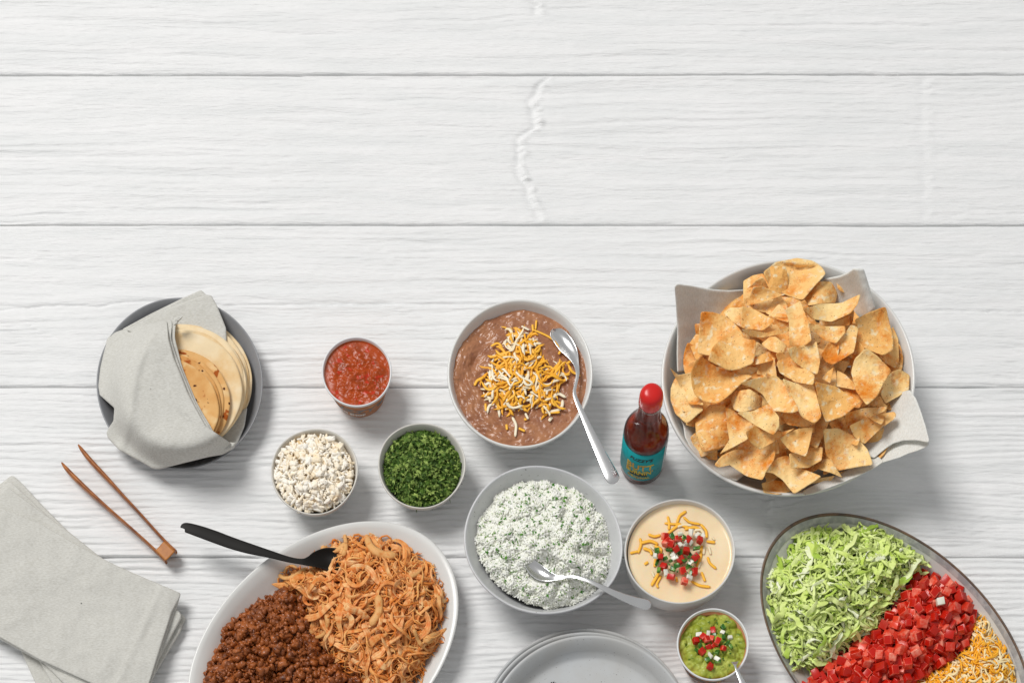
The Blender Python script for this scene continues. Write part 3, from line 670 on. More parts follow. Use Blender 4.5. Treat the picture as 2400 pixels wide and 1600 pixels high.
tag(disc('salsa', 836, 876, .0435, 78, 76, zs, M['salsa'], 70, 260), 'chunky red salsa filling the paper cup', 'salsa')
cup(1671, 1508.5, .049, 85, 'paper cup with white rolled rim holding green guacamole', True)
gp = circ(1673, 1513, 79, 78); gz0 = pileh(gp, .0375, .0045, 22, 0)
def lumps(poly, n, r, h, seed, step, asp=1.0):
    """max-of-bumps field sampled on a lattice -> interpolating function"""
    Q = np.array(poly); lo = Q.min(0) - 20; hi = Q.max(0) + 20
    nx, ny = int((hi[0] - lo[0]) / step) + 1, int((hi[1] - lo[1]) / step) + 1
    G = np.zeros((ny, nx)); rg = np.random.default_rng(seed)
    X, Y = np.meshgrid(lo[0] + np.arange(nx) * step, lo[1] + np.arange(ny) * step)
    for _ in range(n):
        rr = rg.uniform(*r); cx, cy = rg.uniform(lo, hi); hh = h * rg.uniform(.5, 1.2) * rr / r[1] + rg.uniform(0, h * .7)
        i0, i1 = int((cy - rr - lo[1]) / step), int((cy + rr - lo[1]) / step) + 2; j0, j1 = int((cx - rr - lo[0]) / step), int((cx + rr - lo[0]) / step) + 2
        i0, j0 = max(i0, 0), max(j0, 0)
        a = rg.uniform(0, 3.14); dx = X[i0:i1, j0:j1] - cx; dy = Y[i0:i1, j0:j1] - cy
        u = dx * math.cos(a) + dy * math.sin(a); v = (-dx * math.sin(a) + dy * math.cos(a)) * rg.uniform(1, 1.5)
        d2 = (u * u + v * v) / rr ** 2
        b = hh * np.sqrt(np.clip(1 - d2, 0, 1)) ** 1.0
        G[i0:i1, j0:j1] = np.maximum(G[i0:i1, j0:j1], b)
    def f(x, y):
        fx = np.clip((x - lo[0]) / step, 0, nx - 1.001); fy = np.clip((y - lo[1]) / step, 0, ny - 1.001)
        i = fy.astype(int); j = fx.astype(int); u = fx - j; v = fy - i
        return G[i, j] * (1 - u) * (1 - v) + G[i, j + 1] * u * (1 - v) + G[i + 1, j] * (1 - u) * v + G[i + 1, j + 1] * u * v
    return f
gl = lumps(gp, 260, (5, 17), .0042, 3, 1.5)
def gz(x, y): return gz0(x, y) + gl(x, y) + .0006 * fbm(x / 7, y / 7, 4, 2)
tag(disc('guacamole', 1672, 1512, .043, 80, 79, lambda x, y, r: gz(x, y) - .043 - .002 * (r > .985), M['guac'], 70, 260, loc=P(1672, 1512, .02)), 'lumpy green guacamole in the paper cup', 'guacamole')

# ================================================================== 5 bean bowl
ware('bowl', 1219, 875, .060, 171, 175, bowlprof(.060, .55, .04, .55, lip=.002), M['stone_white'], 'white bowl holding the brown refried beans', 'bowl')
bl = lumps(circ(1222, 887, 165, 162), 420, (2.5, 7), .0008, 4, 1.5)
def zb(x, y, r):
    q = 1 - np.exp(-(((x - 1225) / 100) ** 2 + ((y - 880) / 95) ** 2))
    d = np.hypot(x - 1210, y - 890)
    sw = fbm(d / 26 + .6 * fbm(x / 60, y / 60, 2), np.arctan2(y - 890, x - 1210) * 2.2, 14, 4)
    lft = np.clip((1290 - x) / 120, .25, 1)
    return .0055 * sw * lft * (.4 + .6 * q) + bl(x, y) * .8 + .0006 * fbm(x / 12, y / 9, 6, 3) + .0025 * np.clip(r - .96, 0, 1) / .04 * -.3 - .004 * np.exp(-(((x - 1345) / 12) ** 2 + ((y - 815) / 40) ** 2)) + .003 * np.exp(-((x - 1262) ** 2 + (y - 800) ** 2) / 700)
tag(disc('refried_beans', 1222, 886.5, .0485, 164.5, 160, zb, M['beans'], 110, 420), 'smooth brown refried beans filling the white bowl', 'beans')
def B1(*a): return T(a, 1020, 680, 3.267)
cpoly = B1((560, 330), (640, 320), (720, 350), (800, 420), (800, 540), (900, 580), (1040, 570), (1060, 620), (940, 700), (880, 780), (920, 860), (930, 930), (850, 930), (740, 880), (640, 900), (520, 890), (420, 850), (370, 780), (340, 700), (400, 620), (480, 560), (470, 480), (540, 440))
zc_ = lambda x, y: .0500 + .0065 * (1 - np.exp(-np.clip(sdist(x, y, cpoly), 0, None) / 20))
p = sample(cpoly, 330, 0, 1)
N1 = 330
s1 = strands(N1, p, zc_, (20, 66), (4.2, 7.2), (1.6, 2.8), curl=1.1, n=9, m=6, zj=(-.001, .004), arch=.1, twist=.2, taper=.2)
oc = vary(N1, 'ffc244', 'fdb332'); wc = vary(N1, 'fcf2d8', 'f8e6c0'); mk_ = rng.random((N1, 1)) < .36
cols = np.where(mk_, wc, oc)
def polystrand(pts, w, t, zf, sc):
    """one traced strand: pts in px"""
    q = np.array(pts, float); k = np.linspace(0, len(q) - 1, 11); x = np.interp(k, range(len(q)), q[:, 0]); y = np.interp(k, range(len(q)), q[:, 1])
    for _ in range(2): x[1:-1] = (x[:-2] + 2 * x[1:-1] + x[2:]) / 4; y[1:-1] = (y[:-2] + 2 * y[1:-1] + y[2:]) / 4
    z = zf(x, y) + .001; Cc = P(x, y, z); Tn = np.gradient(Cc, axis=0); Tn /= np.linalg.norm(Tn, axis=1)[:, None]
    sd = np.cross(Tn, [0, 0, 1.]); a = np.linspace(0, 2 * np.pi, 6, endpoint=False); e = np.array([.5] + [1] * 9 + [.5])
    return Cc[:, None] + sd[:, None] * (w / K / 2 * e[:, None, None] * np.cos(a)[None, :, None]) + np.array([0, 0, 1.]) * (t / K / 2 * e[:, None, None] * np.sin(a)[None, :, None])
def traced_strands(lst, zf, name, m, label, cat, group):
    for pts, w, col in lst:
        w = w * .82; V = polystrand(pts, w, w * .28, zf, 1); F = gridF(11, 6, True)[:, ::-1]; cp_ = np.stack([np.arange(6), np.arange(6)[::-1] + 60])
        o = mk(name, V.reshape(-1, 3), [F, cp_], m, loc=V.reshape(-1, 3).mean(0), cols=np.array(lin(col)[:3])[None, :]); tag(o, label, cat, group)
o = strand_obj('shredded_cheese', s1, np.arange(N1), M['cheddar'], cols, loc=P(1225, 880, .05)); tag(o, 'heap of melting orange and white shredded cheese on the beans', 'cheese', kind='stuff')
OR, WH = 'ffc040', 'f8ecd0'
tl = [(B1((745, 300), (830, 335), (900, 370), (945, 430), (950, 455)), 6, OR), (B1((775, 228), (768, 300)), 6, OR), (B1((745, 262), (750, 315)), 7, OR), (B1((590, 970), (622, 1030), (612, 1120)), 8, WH), (B1((545, 1025), (550, 1068)), 7, OR),
      (B1((640, 1055), (688, 1078)), 7, OR), (B1((425, 430), (480, 398), (510, 430), (525, 500)), 7, OR), (B1((300, 730), (320, 690), (372, 665)), 8, OR), (B1((400, 940), (405, 880), (450, 865), (490, 900), (492, 970)), 8, WH),
      (B1((885, 830), (940, 785), (1000, 820)), 9, WH), (B1((975, 840), (975, 890), (940, 920), (840, 935)), 9, WH), (B1((860, 935), (955, 932)), 8, OR), (B1((870, 1000), (895, 970)), 9, WH), (B1((945, 490), (965, 455)), 7, OR),
      (B1((430, 550), (490, 515)), 8, OR), (B1((530, 425), (562, 405)), 5, OR), (B1((575, 290), (592, 310)), 6, OR), (B1((385, 865), (388, 925)), 7, OR), (B1((680, 985), (700, 990)), 7, OR), (B1((690, 940), (712, 985)), 7, WH), (B1((1010, 560), (1055, 530)), 7, OR), (B1((960, 540), (985, 600)), 7, OR), (B1((900, 745), (1020, 670)), 8, OR), (B1((660, 275), (720, 305)), 6, WH)]
traced_strands(tl, lambda x, y: .0505 + 0 * x, 'cheese_shred', M['cheddar'], 'loose shred of cheese lying on the refried beans', 'cheese', 'loose cheese shreds on the beans')
sp = B1((893, 303), (915, 325), (955, 358), (1000, 415), (1045, 480), (1078, 560), (1090, 640), (1078, 710), (1066, 780), (1085, 850), (1140, 975), (1200, 1110), (1262, 1240), (1320, 1360), (1350, 1420), (1372, 1455), (1384, 1474))
wz = [(3, .0545, 1), (14, .0535, 1), (19, .053, 1), (20, .053, 1), (15, .054, .9), (7, .056, .4), (4.2, .058, 0), (3.6, .059, 0), (4, .0602, 0), (5, .0615, 0), (7, .064, 0), (9.5, .066, 0), (12.5, .0675, 0), (15.5, .068, 0), (16.5, .068, 0), (14, .0675, 0), (5, .067, 0)]
spoon('serving_spoon', [(a[0], a[1]) + b for a, b in zip(sp, wz)], M['steel'], 'steel serving spoon in the refried beans, its handle over the bowl rim')

# ================================================================== 6 rice bowl
ware('bowl', 1273, 1265, .058, 189.5, 171.5, bowlprof(.058, .5, .035, .6, lip=.002), M['speckled'], 'speckled light grey oval bowl holding the white rice', 'bowl', ang=28, wob=wb(2, .4))
def R1(*a): return T(a, 1060, 1060, 3.734)
rp = R1((175, 690), (225, 570), (340, 440), (350, 370), (470, 280), (600, 235), (780, 222), (1000, 238), (1180, 340), (1290, 480), (1350, 550), (1385, 720), (1432, 830), (1390, 900), (1400, 1020), (1340, 1140), (1200, 1270), (1050, 1330), (850, 1375), (690, 1325), (560, 1270), (430, 1190), (340, 1090), (250, 950), (190, 800))
rz0 = pileh(rp, .030, .032, 48, .0045, 34, 11); rl = lumps(rp, 420, (7, 18), .005, 12, 2.5)
def rz(x, y):
    dent = .010 * np.exp(-(((x - 1262) / 42) ** 2 + ((y - 1340) / 24) ** 2))
    ridge_ = .006 * np.exp(-(((x - 1330 - (y - 1310)) / 60) ** 2)) * np.exp(-((y - 1310 - (x - 1330) * .5) / 14) ** 2)
    return rz0(x, y) + rl(x, y) * 1.0 - dent + ridge_
bedo = bed('rice_bed', rp, rz, M['ricefill'], 4, sink=-.0005)
n = 8000; p = sample(rp, n, 0, 1)
gv = []; 
for k_ in range(5):
    r_ = [.0, .75, 1, .8, 0][k_]; x_ = [-1, -.72, 0, .72, 1][k_]
    if r_ == 0: gv.append((x_, 0, 0))
    else:
        for j in range(5): gv.append((x_, r_ * math.cos(j * 1.2566), r_ * math.sin(j * 1.2566)))
gv = np.array(gv); gf = [(0, 1 + (j + 1) % 5, 1 + j) for j in range(5)]
for k_ in range(2):
    for j in range(5):
        a, b, c, d = 1 + k_ * 5 + j, 1 + k_ * 5 + (j + 1) % 5, 6 + k_ * 5 + (j + 1) % 5, 6 + k_ * 5 + j; gf += [(a, b, c), (a, c, d)]
gf += [(11 + j, 11 + (j + 1) % 5, 16) for j in range(5)]; gf = np.array(gf)
s = rng.uniform(4.4, 7.0, n) / K; sc = np.stack([s, rng.uniform(2.0, 2.8, n) / K, rng.uniform(1.7, 2.2, n) / K], -1)
# rotate so the long axis lies mostly flat
th = rng.uniform(0, np.pi * 2, n); tl_ = rng.normal(0, .16, n)
ct, st_, cf, sf = np.cos(th), np.sin(th), np.cos(tl_), np.sin(tl_)
Rm = np.stack([np.stack([ct * cf, -st_, -ct * sf], -1), np.stack([st_ * cf, ct, -st_ * sf], -1), np.stack([sf, 0 * sf, cf], -1)], -2)
C = P(p[:, 0], p[:, 1], rz(p[:, 0], p[:, 1]) + rng.uniform(.0003, .0019, n))
V, F = inst(gv, gf, C, Rm, sc)
o = joined('rice', [(V, F)], M['rice'], 'mound of white rice flecked with chopped cilantro in the speckled bowl', 'rice', cols=np.repeat(vary(n, 'f9f9f3', 'eff0e0', rng.random((n, 1)) ** 2.2), len(gv), 0))
bedo.parent = o; bedo.location = -Vector(o.location); bedo['kind'] = 'stuff'
a_, b_ = leafs(rp, rz, 1500, 2.0, 4.8, (.0016, .0034), '5f8a34', '94b45c', 5); a2, b2 = leafs(rp, rz, 130, 5, 9.5, (.003, .005), '3a7a1c', '5f9a35', 10)
hb = mk('herb_flecks', np.concatenate([a_[0], a2[0]]), np.concatenate([a_[1], a2[1] + len(a_[0])]), M['cilantro'], parent=o, smooth=False, cols=np.concatenate([b_, b2])); hb['kind'] = 'stuff'
sp = R1((652, 905), (668, 950), (715, 1010), (775, 1055), (840, 1080), (905, 1092), (970, 1090), (1060, 1085), (1160, 1108), (1260, 1152), (1380, 1212), (1500, 1265), (1600, 1302), (1680, 1325), (1718, 1332), (1738, 1334))
wz = [(4, .060, 1), (12, .059, 1), (17, .058, 1), (17.5, .058, 1), (13, .059, .9), (7, .061, .4), (4, .063, .1), (3.6, .067, 0), (4.2, .069, 0), (5.2, .0695, 0), (7, .0685, 0), (9, .0665, 0), (11, .0645, 0), (12.8, .0635, 0), (11, .063, 0), (4, .0625, 0)]
spoon('serving_spoon', [(a[0], a[1]) + b for a, b in zip(sp, wz)], M['steel'], 'steel serving spoon dug into the rice, handle pointing lower right')

# ================================================================== 7 hot sauce bottle
bc = P(1504, 1087, 0); be = empty('hot_sauce_bottle', bc, 'small glass hot sauce bottle with red cap and teal label', 'bottle')
def rev(name, prof, m, seg=80, a0=None, a1=None):
    wrap = a0 is None; th = np.linspace(0, 2 * np.pi, seg, endpoint=False) if wrap else np.linspace(a0, a1, seg)
    V = np.concatenate([np.stack([bc[0] + r * np.sin(th), bc[1] - r * np.cos(th), np.full(seg, z)], -1) for r, z in [(a / 1000, b / 1000) for a, b in prof]])
    o = mk(name, V, gridF(len(prof), seg, wrap), m, parent=be); bevel_fix(o); return o
body = [(.05, 1.6), (18, 1.4), (21, .3), (22.6, 1.6), (23.2, 4), (23.3, 80), (22.9, 85), (21.6, 90), (19.6, 95), (17, 100), (14.6, 105), (12.9, 111), (12.0, 118), (11.3, 132), (10.8, 148), (10.8, 156)]
rev('glass', body, M['glass'])
rev('sauce', [(.05, 3.6), (20.6, 3.8), (21.6, 6), (21.6, 80), (21.1, 85), (20.0, 90), (17.9, 95), (15.2, 100), (12.7, 105.8), (11.0, 111.5), (10.3, 116), (9.9, 119), (.05, 119)], M['sauce'])
rev('cap', [(11.4, 149), (11.9, 149.2), (12.0, 151), (11.9, 160), (11.5, 164), (10.4, 167), (8.2, 169), (5, 170), (2, 170.2), (.05, 170.2)], M['redcap'])
rev('seal_ring', [(11.5, 145.6), (12.1, 145.8), (12.1, 148.8), (11.4, 149)], M['glass'])
rev('label_paper', [(23.42, 13), (23.45, 13), (23.45, 76), (23.42, 76)], M['teal'], 90, R(-115), R(58))
rev('back_panel', [(23.5, 13), (23.52, 13), (23.52, 76), (23.5, 76)], M['paper'], 50, R(59), R(110))
LR = .02345
bent_text("BUTT", .0165, LR, R(-13), .0395, bc, M['inkyellow'], be, bold=.0003, ext=.00015, spacing=1.0, sx=.74)
bent_text("BURNIN'", .0118, LR, R(-13), .0290, bc, M['inkyellow'], be, bold=.0002, ext=.00015, spacing=1.0, sx=.66)
bent_text("ORIGINAL", .0066, LR, R(-13), .0190, bc, M['inkyellow'], be, bold=.0001, ext=.0001, spacing=1.1, sx=.75)
bent_text("FUZZY'S", .0085, LR, R(-12), .0600, bc, M['inkblack'], be, bold=.0003, ext=.0001, shear=.3, spacing=1.1, sx=.72)
def patch(pts, z0, name, m, r=LR + .0001):     # pts: (arc mm, height mm)
    V = []
    for x, z in pts: a = R(-14) + x / 1000 / r; V.append((bc[0] + r * math.sin(a), bc[1] - r * math.cos(a), z / 1000))
    return mk(name, V, np.array([list(range(len(pts)))]), m, parent=be, smooth=False)
gr = []
for i in range(14):
    x = -9.5 + i * 1.46; gr.append(x)
V = []; 
for z in (24.8, 31.5):
    for i, x in enumerate(gr):
        a = R(-14) + x / 1000 / LR; r = LR + .00012; zz = z + (.8 * math.sin(i * 2.3) if z < 30 else 0); V.append((bc[0] + r * math.sin(a), bc[1] - r * math.cos(a), zz / 1000))
mk('label_brushstroke', V, gridF(2, 14), M['inkblack'], parent=be)
V = []; k = 40
for f in (1.0, .9):
    for i in range(k):
        t = i / k * 2 * math.pi; a = R(-13) + (11 * math.cos(t) * (f if f == 1 else .965)) / 1000 / LR; r = LR + .00012
        V.append((bc[0] + r * math.sin(a), bc[1] - r * math.cos(a), (21.7 + 4.2 * math.sin(t) * f) / 1000))
mk('label_oval', V, gridF(2, k, True), M['inkblack'], parent=be)
V = []; F = []
for i in range(120):        # short dark flecks scattered over the label, lines of fine print on the back
    a = rng.uniform(R(-105), R(52)); z = rng.uniform(17, 74)
    if abs(a - R(-14)) < R(30) and z < 70: continue
    w = rng.uniform(.5, 1.1); h = rng.uniform(.3, 1.0) * rng.choice([-1, 1]); r = LR + .0001
    b = len(V)
    for dx, dz in ((-w, -h), (w, h), (w, h + .35), (-w, -h + .35)): V.append((bc[0] + r * math.sin(a + dx / 1000 / LR), bc[1] - r * math.cos(a + dx / 1000 / LR), (z + dz) / 1000))
    F.append([b, b + 1, b + 2, b + 3])
mk('label_fleck', V, np.array(F), M['inkblack'], parent=be, smooth=False)['kind'] = 'stuff'
V = []; F = []
for j in range(7):
    for i in range(26):
        if rng.random() < .25: continue
        a = R(64 + j * 6); z = 17 + i * 2.1; b = len(V); r = LR + .00013
        for da, dz in ((0, 0), (R(2.2), 0), (R(2.2), 1.5), (0, 1.5)): V.append((bc[0] + r * math.sin(a + da), bc[1] - r * math.cos(a + da), (z + dz) / 1000))
        F.append([b, b + 1, b + 2, b + 3])
mk('fine_print', V, np.array(F), M['inkgrey'], parent=be, smooth=False)['kind'] = 'stuff'

# ================================================================== 8 chips bowl
ware('bowl', 1848, 884, .074, 298.5, 277, bowlprof(.074, .5, .03, .55, lip=.002), M['stone_white'], 'large white bowl heaped with tortilla chips', 'bowl', seg=160)
def D(*a): return T(a, 1520, 580, 2.613)
cn = empty('cloth_napkin', P(1850, 900, .01), 'pale linen cloth lining the large bowl of tortilla chips', 'napkin')
def zbowl(x, y):
    d = np.hypot((x - 1848) / 298, (y - 900) / 277); return .016 + .062 * np.clip(d, 0, 1.3) ** 2.2
slab('left_corner', D((158, 235), (175, 222), (260, 232), (330, 245), (400, 256), (490, 262), (590, 256), (640, 380), (640, 600), (500, 760), (175, 765), (172, 650), (175, 500), (166, 340)), D((400, 480))[0], lambda x, y: zbowl(x, y) + .0035 + .002 * np.sin(x / 22), M['linen2'], .0045, parent=cn, corner=2, seed=40)
slab('upper_corner', D((1080, 190), (1170, 172), (1225, 150), (1255, 128), (1318, 130), (1330, 165), (1350, 230), (1390, 370), (1300, 470), (1100, 470), (1000, 330)), D((1220, 310))[0], lambda x, y: zbowl(x, y) + .006 + .007 * np.exp(-((x - 2010 - (y - 640) * .3) / 16) ** 2), M['linen2'], .005, parent=cn, corner=3, seed=41)
slab('lower_corner', D((1500, 1190), (1600, 1178), (1715, 1188), (1718, 1205), (1700, 1222), (1650, 1243), (1590, 1262), (1540, 1285), (1440, 1315), (1380, 1350), (1300, 1330), (1350, 1240)), D((1520, 1240))[0], lambda x, y: zbowl(x, y) + .000 - .004 * np.clip((x - 2080) / 80, 0, 1), M['linen2'], .0035, parent=cn, corner=3, seed=42)
slab('lower_corner', D((1560, 880), (1600, 870), (1640, 925), (1672, 1010), (1700, 1100), (1720, 1182), (1712, 1194), (1640, 1180), (1560, 1182), (1500, 1200), (1460, 1225), (1380, 1290), (1300, 1260), (1280, 1100), (1400, 950)), D((1500, 1060))[0], lambda x, y: zbowl(x, y) + .011 + .003 * np.sin((x + y) / 30), M['linen2'], .004, parent=cn, corner=3, seed=43)
slab('front_edge', D((1440, 1310), (1380, 1352), (1280, 1400), (1190, 1440), (1080, 1480), (1000, 1508), (955, 1518), (943, 1490), (980, 1470), (1040, 1440), (1180, 1380), (1300, 1310), (1400, 1270)), D((1200, 1400))[0], lambda x, y: zbowl(x, y) + .006, M['linen2'], .004, parent=cn, corner=2, seed=44)
slab('left_edge', D((190, 1040), (212, 1090), (222, 1160), (250, 1215), (282, 1262), (300, 1300), (420, 1390), (540, 1430), (600, 1380), (420, 1180), (300, 1020)), D((370, 1220))[0], lambda x, y: zbowl(x, y) - .002, M['linen2'], .0045, parent=cn, corner=2, seed=45)
def zmound(x, y):
    d = np.hypot((x - 1848) / 290, (y - 890) / 262); return .060 + .044 * np.clip(1 - d ** 2, -.1, 1)
csf = surf_fn(1848, 884, .074, 298.5, 277, 0, [(0, .004), (.45, .004)] + [(.5 + .5 * (k / 12) ** .55 - .03, .004 + .068 * k / 12) for k in range(1, 13)] + [(.985, .074), (1.3, .074)])
def zone(x, y, cx, cy, w, h):
    c = 0 if x < cx - w else (2 if x > cx + w else 1); q_ = 0 if y < cy - h else (2 if y > cy + h else 1)
    return [['upper left', 'top', 'upper right'], ['left side', 'middle', 'right side'], ['lower left', 'bottom', 'lower right']][q_][c]
def chip(poly, z0, bend=0, bang=0, tx=0, ty=0, label=None, seed=0, th=.0013, twist=0):
    Q = np.array(poly, float)
    if (Q[:, 0] * np.roll(Q[:, 1], -1) - np.roll(Q[:, 0], -1) * Q[:, 1]).sum() < 0: Q = Q[::-1]
    nx_ = np.roll(Q, -1, 0); sg = np.linalg.norm(nx_ - Q, axis=1); cum = np.concatenate([[0], np.cumsum(sg)])
    nt = 64; t = np.linspace(0, cum[-1], nt, endpoint=False); QQ = np.vstack([Q, Q[:1]])
    B = np.stack([np.interp(t, cum, QQ[:, 0]), np.interp(t, cum, QQ[:, 1])], -1)
    B = (np.roll(B, 1, 0) + 2 * B + np.roll(B, -1, 0)) / 4
    c = B.mean(0); B = c + (B - c) * (1 + .012 * fbm(np.arange(nt) / 3.0, np.zeros(nt), seed, 2))[:, None]
    a = R(bang); rmax = np.abs(B - c).max()
    rows = []
    def put(s, dz):
        p_ = c + (B - c) * s; x, y = p_[:, 0], p_[:, 1]; dx, dy = (x - c[0]) / K, (y - c[1]) / K
        u = dx * math.cos(a) + dy * math.sin(a); v = -dx * math.sin(a) + dy * math.cos(a)
        z = z0 + bend * u * u + twist * u * v + tx * dx + ty * dy + .0014 * fbm(x / 26, y / 26, seed + 5, 2) + .0006 * np.clip(vn(x / 7, y / 7, seed + 9), .15, 1)
        z = keep_above(x, y, z, csf, .003) + dz
        rows.append(P(x, y, z))
    for s in list(np.linspace(.01, 1, 15)): put(s, th / 2)
    put(1.0, 0)
    for s in (1.0, .75, .4, .01): put(s, -th / 2)
    V = np.concatenate(rows)
    o = mk('tortilla_chip', V, gridF(len(rows), nt, True), M['chip'], loc=P(c[0], c[1], z0))
    tag(o, label or 'golden seasoned tortilla chip in the heaped bowl', 'tortilla chip', 'tortilla chips heaped in the large bowl'); return o
def wedge(cx, cy, r, a0, span=1.2):
    return [(cx - math.cos(a0 + span / 2) * r * .5, cy - math.sin(a0 + span / 2) * r * .5)] + [(cx + (math.cos(a0 + span * k / 6) - .5 * math.cos(a0 + span / 2)) * r, cy + (math.sin(a0 + span * k / 6) - .5 * math.sin(a0 + span / 2)) * r) for k in range(7)]
chpoly = circ(1850, 898, 228, 205)
bedc = []
for i, (x, y) in enumerate(sample(chpoly, 90, 32)):
    zz = zmound(x, y) - .020 + (i % 5) * .0034; rr = rng.uniform(70, 100)
    chip(wedge(x, y, rr, rng.uniform(0, 6.28), rng.uniform(.9, 1.5)), zz, rng.normal(0, 14), rng.uniform(0, 180), rng.normal(0, .35), rng.normal(0, .35), seed=i, label='golden tortilla chip lying deep at the %s of the heaped bowl' % zone(x, y, 1848, 884, 70, 65))
